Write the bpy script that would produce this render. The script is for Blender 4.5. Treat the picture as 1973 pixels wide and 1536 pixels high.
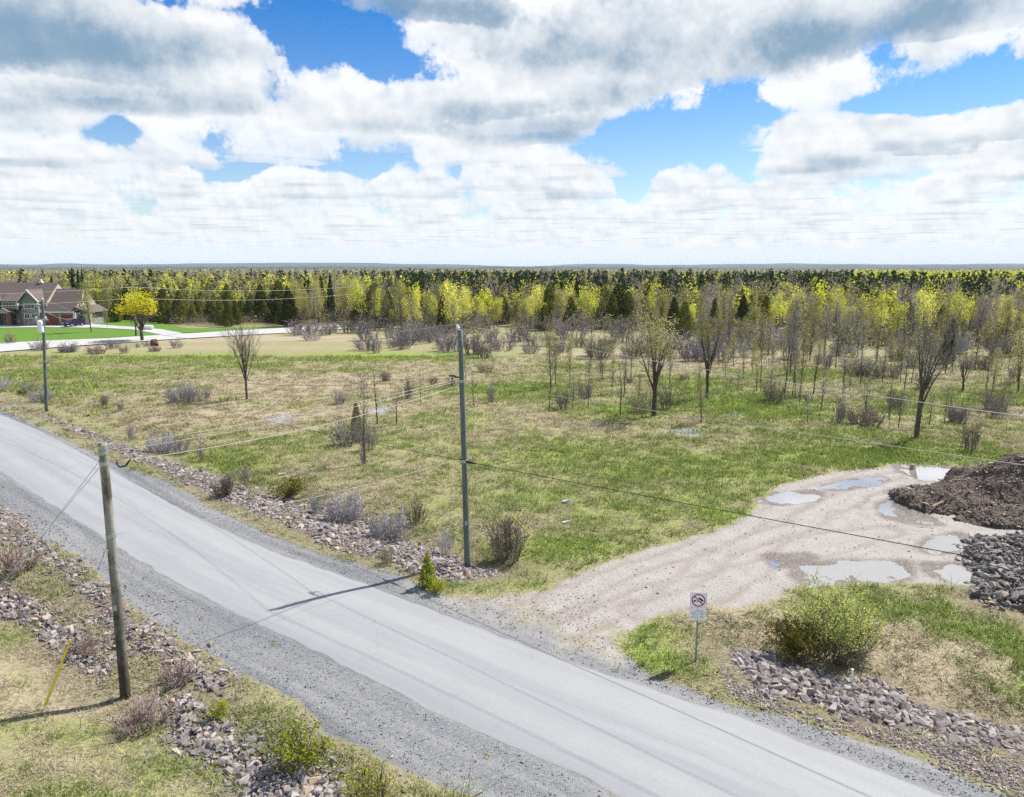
import bpy, bmesh, math, random
import numpy as np
from mathutils import Vector, Matrix

for o in list(bpy.data.objects):
    bpy.data.objects.remove(o)
SC = bpy.context.scene
COL = SC.collection
PI = math.pi
# ------------------------------------------------------------------ camera
CAM_H, PITCH, FPX = 12.5, math.radians(10.1), 1420.0      # drone height, tilt, focal length in photo pixels
cd = bpy.data.cameras.new('camera')
cd.sensor_fit = 'HORIZONTAL'; cd.sensor_width = 36.0; cd.lens = 36.0 * FPX / 1973.0
cd.clip_start = 0.1; cd.clip_end = 40000
cam = bpy.data.objects.new('camera', cd); COL.objects.link(cam)
cam.location = (0, 0, CAM_H); cam.rotation_euler = (PI / 2 - PITCH, 0, 0)
SC.camera = cam


def ray(px, py):
    """direction in the world of a point measured in the photograph (1973 x 1536)"""
    u = (px - 986.5) / FPX; v = (py - 768.0) / FPX
    return (u, math.cos(PITCH) - v * math.sin(PITCH), -math.sin(PITCH) - v * math.cos(PITCH))


def G(px, py, z=0.0):
    """the place on the ground (height z) that the photograph shows at px, py"""
    d = ray(px, py); s = (z - CAM_H) / d[2]
    return (d[0] * s, d[1] * s)


def Z_at(py, Y):
    """height of something seen at image row py when it stands Y metres away"""
    d = ray(986.5, py)
    return CAM_H + d[2] / d[1] * Y


# ------------------------------------------------------------------ light
SUN_AZ, SUN_EL = math.radians(55), math.radians(51)
SUN_DIR = Vector((math.sin(SUN_AZ) * math.cos(SUN_EL), math.cos(SUN_AZ) * math.cos(SUN_EL), math.sin(SUN_EL)))
sl = bpy.data.lights.new('sun', 'SUN'); sl.energy = 5.0; sl.angle = math.radians(0.65); sl.color = (1.0, 0.95, 0.87)
so = bpy.data.objects.new('sun', sl); COL.objects.link(so)
so.rotation_euler = SUN_DIR.to_track_quat('Z', 'Y').to_euler(); so.location = (40, 40, 60)
SC.view_settings.view_transform = 'Standard'; SC.view_settings.look = 'None'
SC.view_settings.gamma = 1.0; SC.view_settings.use_curve_mapping = False
SC.view_settings.exposure = 0.80
SC.render.engine = 'CYCLES'
cy = SC.cycles
cy.max_bounces = 6; cy.diffuse_bounces = 2; cy.glossy_bounces = 2; cy.transmission_bounces = 3
cy.transparent_max_bounces = 6; cy.volume_bounces = 0; cy.use_denoising = False
cy.sample_clamp_indirect = 6.0


# ------------------------------------------------------------------ node helper
class NT:
    def __init__(self, tree):
        self.t = tree; self.n = tree.nodes; self.l = tree.links

    def new(self, typ, **kw):
        n = self.n.new(typ)
        for k, v in kw.items(): setattr(n, k, v)
        return n

    def put(self, sock, v):
        if v is None: return
        if isinstance(v, bpy.types.NodeSocket): self.l.new(v, sock)
        elif isinstance(v, (tuple, list)) and len(v) == 3 and sock.type == 'RGBA': sock.default_value = (*v, 1)
        else: sock.default_value = v

    def m(self, op, a, b=None, c=None, clamp=False):
        n = self.new('ShaderNodeMath', operation=op); n.use_clamp = clamp
        for s, v in zip(n.inputs, (a, b, c)): self.put(s, v)
        return n.outputs[0]

    def v(self, op, a, b=None, scale=None):
        n = self.new('ShaderNodeVectorMath', operation=op)
        self.put(n.inputs[0], a)
        if b is not None: self.put(n.inputs[1], b)
        if scale is not None: self.put(n.inputs['Scale'], scale)
        return n.outputs['Value'] if op in ('DOT_PRODUCT', 'LENGTH', 'DISTANCE') else n.outputs['Vector']

    def mix(self, f, a, b, blend='MIX'):
        n = self.new('ShaderNodeMix', data_type='RGBA', blend_type=blend)
        self.put(n.inputs[0], f); self.put(n.inputs[6], a); self.put(n.inputs[7], b)
        return n.outputs[2]

    def rng(self, x, a, b, c=0.0, d=1.0, smooth=False):
        n = self.new('ShaderNodeMapRange'); n.clamp = True
        if smooth: n.interpolation_type = 'SMOOTHSTEP'
        for s, v in zip(n.inputs, (x, a, b, c, d)): self.put(s, v)
        return n.outputs[0]

    def noise(self, vec, scale, detail=3.0, rough=0.55, dist=0.0, lac=2.0, w=None):
        n = self.new('ShaderNodeTexNoise')
        self.put(n.inputs['Vector'], vec); n.inputs['Scale'].default_value = scale
        n.inputs['Detail'].default_value = detail; n.inputs['Roughness'].default_value = rough
        n.inputs['Distortion'].default_value = dist; n.inputs['Lacunarity'].default_value = lac
        return n.outputs['Fac']

    def attr(self, name):
        return self.new('ShaderNodeAttribute', attribute_name=name).outputs

    def pos(self):
        return self.new('ShaderNodeNewGeometry').outputs['Position']

    def obj(self):
        return self.new('ShaderNodeTexCoord').outputs['Object']

    def ramp(self, f, stops):
        n = self.new('ShaderNodeValToRGB'); e = n.color_ramp.elements
        while len(e) < len(stops): e.new(0.5)
        for el, (p, c) in zip(e, stops): el.position = p; el.color = (*c, 1)
        self.put(n.inputs[0], f); return n.outputs[0]


# ------------------------------------------------------------------ sky with a cumulus deck
SC.world = bpy.data.worlds.new('World'); SC.world.use_nodes = True
W = NT(SC.world.node_tree)
for n in list(W.n): W.n.remove(n)
sky = W.new('ShaderNodeTexSky', sky_type='NISHITA')
sky.sun_disc = False; sky.sun_elevation = SUN_EL; sky.sun_rotation = SUN_AZ
sky.air_density = 1.0; sky.dust_density = 0.4; sky.ozone_density = 1.0; sky.altitude = 100
dirv = W.new('ShaderNodeTexCoord').outputs['Generated']
sep = W.new('ShaderNodeSeparateXYZ'); W.put(sep.inputs[0], dirv)
dx, dy, dz = sep.outputs
zc = W.m('MAXIMUM', dz, 0.016)
comb = W.new('ShaderNodeCombineXYZ'); W.put(comb.inputs[0], W.m('DIVIDE', dx, zc)); W.put(comb.inputs[1], W.m('DIVIDE', dy, zc))
P = comb.outputs[0]                                         # where the view line meets the cloud base (unit height)
dist = W.v('LENGTH', P)
az = W.m('ARCTAN2', dx, dy); ld = W.m('LOGARITHM', W.m('MAXIMUM', dist, 0.05), math.e)
cAL = W.new('ShaderNodeCombineXYZ'); W.put(cAL.inputs[0], az); W.put(cAL.inputs[1], ld)
AL = cAL.outputs[0]
# cloud masses (+) and open blue lanes (-): azimuth, log distance, radii, weight
BANKS = [  # px, py, rx, ry, w    (measured in the photograph, turned into directions)
    (570, 40, 85, 34, -0.26), (735, 115, 80, 24, -0.24), (850, 150, 70, 18, -0.2), (1030, 182, 60, 14, -0.16), (350, 8, 110, 16, -0.2),
    (480, 285, 210, 34, -0.34), (240, 250, 70, 22, -0.2), (700, 325, 160, 20, -0.22), (80, 215, 60, 22, 0.12), (480, 10, 90, 25, 0.10),
    (1310, 275, 170, 48, -0.42), (1180, 262, 50, 40, -0.2), (1400, 330, 90, 30, -0.25), (1650, 205, 200, 17, -0.36), (1880, 165, 60, 40, -0.3),
    (1760, 395, 60, 12, -0.15), (1790, 330, 70, 14, -0.15),
    (1200, 75, 270, 60, 0.42), (830, 20, 170, 40, 0.40), (1600, 90, 260, 60, 0.16), (1900, 60, 120, 60, 0.10),
    (330, 75, 130, 40, 0.16), (1100, 215, 150, 30, 0.12),
    (280, 190, 150, 45, 0.16), (650, 220, 200, 40, 0.15), (900, 270, 110, 40, 0.15), (110, 110, 170, 70, 0.12),
    (1900, 240, 160, 45, 0.18), (1620, 300, 120, 40, 0.15), (1050, 330, 140, 50, 0.1), (1440, 375, 100, 28, 0.15), (110, 300, 110, 60, 0.12),
]
bias = None
for px, py, rx, ry, w in BANKS:
    d = ray(px, py); d1 = ray(px, py - ry); d2 = ray(px, py + ry)
    el = lambda q: math.log(max(math.hypot(q[0], q[1]) / max(q[2], 0.012), 0.05))
    a0 = math.atan2(d[0], d[1]); ra = rx / FPX; rl = abs(el(d2) - el(d1)) / 2
    q = W.v('MULTIPLY', W.v('SUBTRACT', AL, (a0, el(d), 0)), (1 / ra, 1 / rl, 0))
    g = W.m('MULTIPLY', W.m('EXPONENT', W.m('MULTIPLY', W.v('DOT_PRODUCT', q, q), -0.7)), w)
    bias = g if bias is None else W.m('ADD', bias, g)
# billows, rounded the same in every direction, smaller on the farther clouds
puffA = W.noise(dirv, 16.0, 6.0, 0.55); puffB = W.noise(dirv, 40.0, 5.0, 0.58)
farw = W.rng(dist, 4.0, 11.0, 0.0, 1.0, True)
fine = W.m('MULTIPLY', W.m('SUBTRACT', W.noise(dirv, 95.0, 4.0, 0.6), 0.5), 0.30)
puff = W.m('SUBTRACT', W.m('ADD', W.m('ADD', fine, W.m('MULTIPLY', puffA, W.m('SUBTRACT', 1.0, farw))), W.m('MULTIPLY', puffB, farw)), 0.5)
bias = W.m('ADD', W.m('MULTIPLY', bias, 0.62), W.m('MULTIPLY', puff, W.rng(dist, 3.0, 16.0, 0.50, 0.34)))
NS, HC = 15, 0.50
up = W.v('ADD', dirv, (0.008, 0.003, 0.014)); up2 = W.v('ADD', dirv, (0.004, 0.0015, 0.007))
relA = W.m('SUBTRACT', W.noise(up, 16.0, 3.5, 0.5), W.noise(dirv, 16.0, 3.5, 0.5))      # lit from above right
relB = W.m('SUBTRACT', W.noise(up2, 40.0, 3.0, 0.5), W.noise(dirv, 40.0, 3.0, 0.5))
rel = W.m('ADD', W.m('MULTIPLY', relA, W.m('SUBTRACT', 1.0, farw)), W.m('MULTIPLY', W.m('MULTIPLY', relB, 0.6), farw))
under = W.rng(rel, -0.08, 0.22, -0.12, 0.46)
wn = W.new('ShaderNodeTexWhiteNoise', noise_dimensions='3D'); W.put(wn.inputs['Vector'], W.v('SCALE', dirv, scale=9731.0))
jit = wn.outputs['Value']                                   # every ray steps through the deck from its own start height
trans, colr, thick = None, None, None
for i in range(NS):
    t = i / (NS - 1)
    tt = W.m('MULTIPLY_ADD', jit, 1.0 / NS, i / NS) if i else 0.0
    pos = W.v('ADD', W.v('SCALE', P, scale=W.m('MULTIPLY_ADD', tt, HC, 1.0)), (11.3, 4.7, 0.0))
    nz = W.noise(pos, 0.80, 1.6, 0.45, 0.0)
    d_ = W.m('ADD', W.m('SUBTRACT', W.m('MULTIPLY_ADD', nz, 1.75, -0.875 - 0.015 * (i == 0)), W.m('MULTIPLY', W.m('POWER', tt, 1.8), 0.24)), bias)
    if i == 0:
        lo = W.noise(pos, 0.62, 1.0, 0.5, 0.0)
        th = W.m('ADD', W.m('MULTIPLY_ADD', lo, 0.7, W.m('MULTIPLY_ADD', nz, 0.55, -0.60)), W.m('MULTIPLY', bias, 0.8))
        thick = W.m('MULTIPLY', W.rng(th, -0.02, 0.32, 0.10, 1, True), W.rng(dist, 3.5, 12.0, 1.12, 0.5))
    al = W.m('MULTIPLY', W.rng(d_, 0.0, 0.075 if i else 0.09, 0.0, 1.0, True), 0.66)
    shade = W.m('MULTIPLY', thick, max(0.0, 1.0 - t * 2.2) ** 1.3)
    shade = W.m('ADD', shade, W.m('MULTIPLY', under, 0.9 - 0.3 * t), clamp=True)
    c = W.mix(shade, (0.97 + 0.08 * t, 0.985 + 0.08 * t, 1.0 + 0.08 * t), (0.185, 0.335, 0.50))
    if trans is None:
        colr = W.mix(al, (0, 0, 0), c); trans = W.m('SUBTRACT', 1.0, al)
    else:
        colr = W.mix(1.0, colr, W.mix(W.m('MULTIPLY', al, trans), (0, 0, 0), c), 'ADD')
        trans = W.m('MULTIPLY', trans, W.m('SUBTRACT', 1.0, al))
SKY_STRENGTH = 0.1
CLOUD = 5.75
grade = W.ramp(W.m('MULTIPLY', dz, 2.5), [(0.0, (0.95, 0.85, 0.80)), (0.25, (0.56, 0.70, 0.84)), (0.75, (0.05, 0.42, 0.80)), (1.0, (0.04, 0.40, 0.80))])
bl = W.mix(1.0, sky.outputs[0], grade, 'MULTIPLY')
skyc = W.mix(1.0, bl, trans, 'MULTIPLY')
full = W.mix(1.0, skyc, W.v('SCALE', colr, scale=CLOUD), 'ADD')
hz = W.m('SUBTRACT', 1.0, W.m('EXPONENT', W.m('MULTIPLY', dist, -0.018)))
hz = W.m('MAXIMUM', W.m('MULTIPLY', hz, 0.75), W.rng(dz, 0.017, 0.036, 1.0, 0.0, True))
full = W.mix(hz, full, (0.87 * CLOUD, 0.95 * CLOUD, 1.02 * CLOUD))
bg = W.new('ShaderNodeBackground'); W.put(bg.inputs[0], full); bg.inputs[1].default_value = SKY_STRENGTH
wo = W.new('ShaderNodeOutputWorld'); W.l.new(bg.outputs[0], wo.inputs[0])
SC.world.cycles.sampling_method = 'MANUAL'; SC.world.cycles.sample_map_resolution = 512


# ------------------------------------------------------------------ mesh helpers
def mesh_np(name, V, faces, attrs=None, smooth=False):
    """faces: one (n,k) index array or a list of such arrays"""
    V = np.asarray(V, np.float32).reshape(-1, 3)
    if isinstance(faces, np.ndarray): faces = [faces]
    faces = [np.asarray(f, np.int32) for f in faces if len(f)]
    me = bpy.data.meshes.new(name)
    me.vertices.add(len(V)); me.vertices.foreach_set('co', V.ravel())
    loops = np.concatenate([f.ravel() for f in faces])
    tot = np.concatenate([np.full(len(f), f.shape[1], np.int32) for f in faces])
    start = np.concatenate([[0], np.cumsum(tot)[:-1]]).astype(np.int32)
    me.loops.add(len(loops)); me.loops.foreach_set('vertex_index', loops)
    me.polygons.add(len(tot)); me.polygons.foreach_set('loop_start', start); me.polygons.foreach_set('loop_total', tot)
    me.polygons.foreach_set('use_smooth', np.full(len(tot), smooth, bool))
    for k, a in (attrs or {}).items():
        a = np.asarray(a, np.float32)
        if a.ndim == 1:
            at = me.attributes.new(k, 'FLOAT', 'POINT'); at.data.foreach_set('value', a)
        else:
            at = me.attributes.new(k, 'FLOAT_COLOR', 'POINT')
            at.data.foreach_set('color', np.concatenate([a, np.ones((len(a), 1), np.float32)], 1).ravel())
    me.update(calc_edges=True); me.validate()
    return me


def link(name, me, mat=None, parent=None, loc=None, rotz=None, scale=None):
    o = bpy.data.objects.new(name, me); COL.objects.link(o)
    if mat is not None and me is not None and len(me.materials) == 0: me.materials.append(mat)
    if parent is not None: o.parent = parent
    if loc is not None: o.location = loc
    if rotz is not None: o.rotation_euler = (0, 0, rotz)
    if scale is not None: o.scale = scale if isinstance(scale, (tuple, list)) else (scale,) * 3
    return o


def tag(o, label=None, cat=None, group=None, kind=None):
    if label: o['label'] = label
    if cat: o['category'] = cat
    if group: o['group'] = group
    if kind: o['kind'] = kind
    return o


def thing(name, label, cat, loc=(0, 0, 0), rotz=0.0, group=None, scale=None):
    o = bpy.data.objects.new(name, None); COL.objects.link(o)
    o.location = loc; o.rotation_euler = (0, 0, rotz); o.empty_display_size = 0.2
    if scale is not None: o.scale = scale if isinstance(scale, (tuple, list)) else (scale,) * 3
    return tag(o, label, cat, group)


def boxes(L, bevel=0.0):
    """list of (x0,x1,y0,y1,z0,z1) -> mesh data (V, F)"""
    V, F = [], []
    for x0, x1, y0, y1, z0, z1 in L:
        b = len(V)
        V += [(x0, y0, z0), (x1, y0, z0), (x1, y1, z0), (x0, y1, z0), (x0, y0, z1), (x1, y0, z1), (x1, y1, z1), (x0, y1, z1)]
        F += [(b, b + 3, b + 2, b + 1), (b + 4, b + 5, b + 6, b + 7), (b, b + 1, b + 5, b + 4), (b + 1, b + 2, b + 6, b + 5),
              (b + 2, b + 3, b + 7, b + 6), (b + 3, b, b + 4, b + 7)]
    return np.array(V, np.float32), np.array(F, np.int32)


def box_obj(name, L, mat, parent=None):
    V, F = boxes(L); return link(name, mesh_np(name, V, F), mat, parent)


def prism(name, pts, y0, y1, mat, parent=None):
    """polygon in x,z pulled from y0 to y1"""
    n = len(pts)
    V = [(x, y0, z) for x, z in pts] + [(x, y1, z) for x, z in pts]
    me = bpy.data.meshes.new(name)
    me.from_pydata(V, [], [tuple(range(n)), tuple(range(2 * n - 1, n - 1, -1))] + [(i, i + n, (i + 1) % n + n, (i + 1) % n) for i in range(n)])
    bm = bmesh.new(); bm.from_mesh(me); bmesh.ops.recalc_face_normals(bm, faces=bm.faces); bm.to_mesh(me); bm.free()
    return link(name, me, mat, parent)


def slab(name, quad, th, mat, parent=None):
    """a plate: four corners (3D), thickness downwards along the normal"""
    q = [Vector(c) for c in quad]; nrm = (q[1] - q[0]).cross(q[3] - q[0]).normalized()
    if nrm.z < 0: nrm = -nrm
    V = [tuple(c) for c in q] + [tuple(c - nrm * th) for c in q]
    me = bpy.data.meshes.new(name)
    me.from_pydata(V, [], [(0, 1, 2, 3), (7, 6, 5, 4)] + [(i, i + 4, (i + 1) % 4 + 4, (i + 1) % 4) for i in range(4)])
    bm = bmesh.new(); bm.from_mesh(me); bmesh.ops.recalc_face_normals(bm, faces=bm.faces); bm.to_mesh(me); bm.free()
    return link(name, me, mat, parent)


def tubes(S, n=4):
    """S (m,8): start, end, r0, r1 -> open prisms"""
    S = np.asarray(S, np.float64).reshape(-1, 8); m = len(S)
    p, q = S[:, :3], S[:, 3:6]
    d = q - p; d /= np.maximum(np.linalg.norm(d, axis=1, keepdims=True), 1e-9)
    ref = np.where(np.abs(d[:, 2:3]) > 0.9, [[1.0, 0, 0]], [[0, 0, 1.0]])
    a = np.cross(d, ref); a /= np.linalg.norm(a, axis=1, keepdims=True); b = np.cross(d, a)
    ang = np.arange(n) * 2 * PI / n
    ring = a[:, None] * np.cos(ang)[None, :, None] + b[:, None] * np.sin(ang)[None, :, None]
    V = np.concatenate([p[:, None] + ring * S[:, 6, None, None], q[:, None] + ring * S[:, 7, None, None]], 1).reshape(-1, 3)
    k = np.arange(n); k2 = (k + 1) % n
    F = np.stack([k, k2, k2 + n, k + n], 1)[None] + (np.arange(m) * 2 * n)[:, None, None]
    return V, F.reshape(-1, 4).astype(np.int32)


def chain(pts, rad, n=8, caps=True):
    """one smooth tube through the points, radius per point"""
    pts = [Vector(p) for p in pts]; rad = rad if isinstance(rad, (list, tuple)) else [rad] * len(pts)
    V, F = [], []
    for i, p in enumerate(pts):
        d = (pts[min(i + 1, len(pts) - 1)] - pts[max(i - 1, 0)]).normalized()
        ref = Vector((1, 0, 0)) if abs(d.z) > 0.9 else Vector((0, 0, 1))
        a = d.cross(ref).normalized(); b = d.cross(a)
        for k in range(n):
            t = 2 * PI * k / n; V.append(tuple(p + (a * math.cos(t) + b * math.sin(t)) * rad[i]))
    for i in range(len(pts) - 1):
        for k in range(n):
            F.append((i * n + k, i * n + (k + 1) % n, (i + 1) * n + (k + 1) % n, (i + 1) * n + k))
    Fs = [np.array(F, np.int32)]
    if caps and n >= 3:
        e = (len(pts) - 1) * n
        Fs.append(np.array([list(range(n))[::-1], list(range(e, e + n))], np.int32))
    return np.array(V, np.float32), Fs


def merge(parts):
    """[(V, F or [F..])] -> V, [F by size]"""
    Vs, Fd, b = [], {}, 0
    for V, F in parts:
        for f in (F if isinstance(F, list) else [F]):
            if len(f): Fd.setdefault(f.shape[1], []).append(f + b)
        Vs.append(V); b += len(V)
    return np.concatenate(Vs), [np.concatenate(f) for f in Fd.values()]


def leaves(C, s, rs, up=0.0, aspect=0.6):
    """one leaf-sized quad per centre"""
    m = len(C); a = rs.normal(size=(m, 3)); a[:, 2] += up
    a /= np.linalg.norm(a, axis=1, keepdims=True)
    b = np.cross(a, rs.normal(size=(m, 3))); b /= np.maximum(np.linalg.norm(b, axis=1, keepdims=True), 1e-6)
    s = np.broadcast_to(np.asarray(s, float), (m,))[:, None] * 0.5
    a = a * s; b = b * s * aspect
    V = np.stack([C - a, C + b * 0.9 - a * 0.1, C + a, C - b * 0.9 + a * 0.1], 1).reshape(-1, 3)
    return V, np.arange(4 * m, dtype=np.int32).reshape(-1, 4)


# ------------------------------------------------------------------ noise and polygons for placing things
_HT = np.random.RandomState(5).rand(256, 256)


def vn(x, y, s=1.0):
    """smooth value noise 0..1"""
    x = np.asarray(x, float) * s; y = np.asarray(y, float) * s
    ix = np.floor(x).astype(int); iy = np.floor(y).astype(int); fx = x - ix; fy = y - iy
    fx = fx * fx * (3 - 2 * fx); fy = fy * fy * (3 - 2 * fy)
    h = lambda i, j: _HT[i & 255, j & 255]
    return (h(ix, iy) * (1 - fx) + h(ix + 1, iy) * fx) * (1 - fy) + (h(ix, iy + 1) * (1 - fx) + h(ix + 1, iy + 1) * fx) * fy


def fbm(x, y, s, o=4):
    t, a, n = 0, 1.0, 0
    for i in range(o):
        t = t + a * vn(np.asarray(x) + 17.3 * i, np.asarray(y) - 9.1 * i, s * 2 ** i); n += a; a *= 0.5
    return t / n


def sdf(poly, x, y):
    """signed distance to a polygon, positive inside"""
    x = np.asarray(x, float); y = np.asarray(y, float)
    P_ = np.asarray(poly, float); Q = np.roll(P_, -1, 0)
    best = np.full(x.shape, 1e9); ins = np.zeros(x.shape, bool)
    for (ax, ay), (bx, by) in zip(P_, Q):
        ex, ey = bx - ax, by - ay
        t = np.clip(((x - ax) * ex + (y - ay) * ey) / (ex * ex + ey * ey + 1e-12), 0, 1)
        best = np.minimum(best, (x - ax - t * ex) ** 2 + (y - ay - t * ey) ** 2)
        c = ((ay > y) != (by > y)) & (x < (bx - ax) * (y - ay) / (by - ay + 1e-12) + ax)
        ins ^= c
    return np.where(ins, 1, -1) * np.sqrt(best)


def GP(*px): return [G(*p) for p in px]


# ------------------------------------------------------------------ materials
def material(name, build):
    m = bpy.data.materials.new(name); m.use_nodes = True
    t = NT(m.node_tree); b = t.n['Principled BSDF']
    b.inputs['Roughness'].default_value = 0.85; b.inputs['Specular IOR Level'].default_value = 0.25
    build(t, b); return m


def bump(t, b, h, strength=0.5, dist=0.05):
    n = t.new('ShaderNodeBump'); n.inputs['Strength'].default_value = strength; n.inputs['Distance'].default_value = dist
    t.put(n.inputs['Height'], h); t.l.new(n.outputs[0], b.inputs['Normal'])


def leaf_mat(name, cols, trans=0.45, vary=0.35):
    """thin leaves: diffuse + light coming through; every leaf its own shade"""
    m = bpy.data.materials.new(name); m.use_nodes = True
    t = NT(m.node_tree); t.n.remove(t.n['Principled BSDF'])
    g = t.new('ShaderNodeNewGeometry'); oi = t.new('ShaderNodeObjectInfo')
    f = t.m('ADD', t.m('MULTIPLY', g.outputs['Random Per Island'], 0.5), t.m('MULTIPLY', oi.outputs['Random'], 0.5))
    c = t.ramp(f, [(i / (len(cols) - 1), q) for i, q in enumerate(cols)])
    hsv = t.new('ShaderNodeHueSaturation'); t.put(hsv.inputs['Color'], c)
    t.put(hsv.inputs['Value'], t.rng(oi.outputs['Random'], 0, 1, 1 - vary, 1 + vary))
    d = t.new('ShaderNodeBsdfDiffuse'); tr = t.new('ShaderNodeBsdfTranslucent')
    t.put(d.inputs[0], hsv.outputs[0]); t.put(tr.inputs[0], hsv.outputs[0])
    mx = t.new('ShaderNodeMixShader'); mx.inputs[0].default_value = trans
    t.l.new(d.outputs[0], mx.inputs[1]); t.l.new(tr.outputs[0], mx.inputs[2])
    t.l.new(mx.outputs[0], t.n['Material Output'].inputs[0])
    return m


def bark_mat(name, c0, c1, scale=9.0):
    def f(t, b):
        o = t.obj(); oi = t.new('ShaderNodeObjectInfo').outputs['Random']
        n = t.noise(t.v('MULTIPLY', o, (1, 1, 0.25)), scale, 3)
        c = t.mix(t.rng(n, 0.35, 0.65), c0, c1)
        hsv = t.new('ShaderNodeHueSaturation'); t.put(hsv.inputs['Color'], c); t.put(hsv.inputs['Value'], t.rng(oi, 0, 1, 0.8, 1.25))
        t.put(b.inputs['Base Color'], hsv.outputs[0]); b.inputs['Roughness'].default_value = 0.95
    return material(name, f)


def plain(name, c, rough=0.7, metal=0.0, var=0.12, scale=4.0, spec=0.3):
    def f(t, b):
        n = t.noise(t.obj(), scale, 4)
        t.put(b.inputs['Base Color'], t.mix(n, tuple(max(0, q * (1 - var)) for q in c), tuple(min(1, q * (1 + var)) for q in c)))
        b.inputs['Roughness'].default_value = rough; b.inputs['Metallic'].default_value = metal
        b.inputs['Specular IOR Level'].default_value = spec
    return material(name, f)


# ------------------------------------------------------------------ the near road, its shoulders, the dirt drive: outlines on the ground
UP = [(-300, 276), (-110, 119.5), (-70, 84.9)] + GP((0, 797), (100, 840), (207, 900), (334, 974), (502, 1054), (660, 1108), (774, 1151), (874, 1191), (991, 1235), (1142, 1292), (1300, 1341), (1453, 1390), (1573, 1440), (1811, 1528)) + [(20, 8.6), (60, -20)]
LO = [(-300, 270.5), (-104, 107.5), (-62, 71)] + GP((0, 907), (137, 997), (231, 1057), (314, 1108), (435, 1171), (569, 1235), (660, 1278), (767, 1335), (900, 1400), (1000, 1440), (1130, 1500), (1200, 1536)) + [(12.5, 7.6), (52, -22)]


def resample(pts, n, sm=3):
    p = np.array(pts, float)
    for _ in range(sm):                                   # corner cutting
        q = np.empty((2 * len(p) - 2, 2)); q[0::2] = p[:-1] * .75 + p[1:] * .25; q[1::2] = p[:-1] * .25 + p[1:] * .75
        p = np.concatenate([p[:1], q, p[-1:]])
    s = np.concatenate([[0], np.cumsum(np.linalg.norm(np.diff(p, axis=0), axis=1))])
    return p, s


pu, su = resample(UP, 0); pl, sll = resample(LO, 0)
# stations along the road, matched across by projection on its own direction
axis = lambda p: p[:, 0] * 0.765 - p[:, 1] * 0.644
tu, tl = axis(pu), axis(pl)
st = np.concatenate([np.linspace(-400, -90, 30)[:-1], np.linspace(-90, 28, 300)[:-1], np.linspace(28, 55, 20)])
ru = np.stack([np.interp(st, tu, pu[:, 0]), np.interp(st, tu, pu[:, 1])], 1)
rl_ = np.stack([np.interp(st, tl, pl[:, 0]), np.interp(st, tl, pl[:, 1])], 1)
ROAD = np.concatenate([ru, rl_[::-1]])
DRIVE = GP((790, 1118), (830, 1143), (930, 1143), (1050, 1134), (1120, 1098), (1200, 1068), (1300, 1043), (1400, 1018), (1445, 985), (1475, 950), (1530, 926), (1620, 906), (1750, 892), (1870, 903), (2010, 912)) + [(46, 44), (46, 28)] + \
    GP((2010, 1130), (1900, 1135), (1740, 1122), (1640, 1128), (1530, 1135), (1450, 1168), (1340, 1162), (1245, 1192), (1207, 1224), (1212, 1262), (1262, 1305), (1330, 1345), (1250, 1350), (1100, 1300), (900, 1210), (760, 1150))
GUP = GP((0, 782), (120, 842), (230, 893), (330, 932), (460, 1002), (560, 1042), (660, 1077), (750, 1102), (830, 1137), (900, 1160), (900, 1200), (660, 1118), (334, 984), (100, 850), (0, 805)) + [(-72, 86), (-73, 90)]
GLO = [(-60, 72), (-62, 68)] + GP((0, 974), (90, 1041), (160, 1074), (247, 1168), (318, 1208), (418, 1271), (485, 1308), (568, 1350), (620, 1410), (700, 1440), (800, 1490), (900, 1530)) + [(10, 5), (14, 8)] + \
    GP((1200, 1530), (1000, 1430), (767, 1325), (569, 1225), (314, 1098), (137, 987), (0, 897))
GRT = GP((1212, 1262), (1262, 1305), (1300, 1316), (1351, 1331), (1412, 1355), (1505, 1376), (1590, 1402), (1675, 1433), (1760, 1457), (1846, 1491), (1931, 1525)) + [(15, 14.2), (24, 7.6), (20, 7.6)] + GP((1811, 1540), (1573, 1450), (1453, 1400), (1300, 1350), (1150, 1290))
SOIL_R = GP((1389, 1259), (1412, 1300), (1470, 1332), (1539, 1360), (1624, 1385), (1709, 1400), (1794, 1412), (1880, 1433), (1973, 1455), (2060, 1500), (2060, 1580), (1960, 1530), (1860, 1488), (1760, 1450), (1675, 1426), (1590, 1396), (1505, 1370), (1430, 1350), (1390, 1310))
BAND_U = GP((-40, 760), (0, 770), (100, 800), (200, 838), (330, 885), (420, 905), (500, 938), (620, 965), (700, 992), (800, 1035), (890, 1062), (985, 1085), (960, 1108), (890, 1122), (830, 1118), (770, 1088), (660, 1063), (560, 1018), (440, 970), (330, 915), (230, 870), (150, 832), (60, 792), (0, 774), (-40, 770))
BAND_L1 = GP((-40, 955), (0, 975), (60, 1020), (130, 1072), (180, 1115), (250, 1172), (330, 1225), (420, 1290), (440, 1330), (400, 1335), (330, 1305), (260, 1245), (205, 1200), (150, 1150), (100, 1090), (30, 1045), (-40, 1010))
BAND_L2 = GP((-40, 1095), (0, 1112), (60, 1130), (130, 1180), (190, 1230), (222, 1290), (195, 1312), (140, 1262), (90, 1220), (30, 1185), (-40, 1150))
BAND_L3 = GP((309, 1326), (355, 1318), (400, 1352), (450, 1402), (514, 1435), (590, 1440), (655, 1480), (700, 1560), (560, 1570), (505, 1536), (450, 1500), (400, 1450), (350, 1421), (300, 1385))
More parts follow.
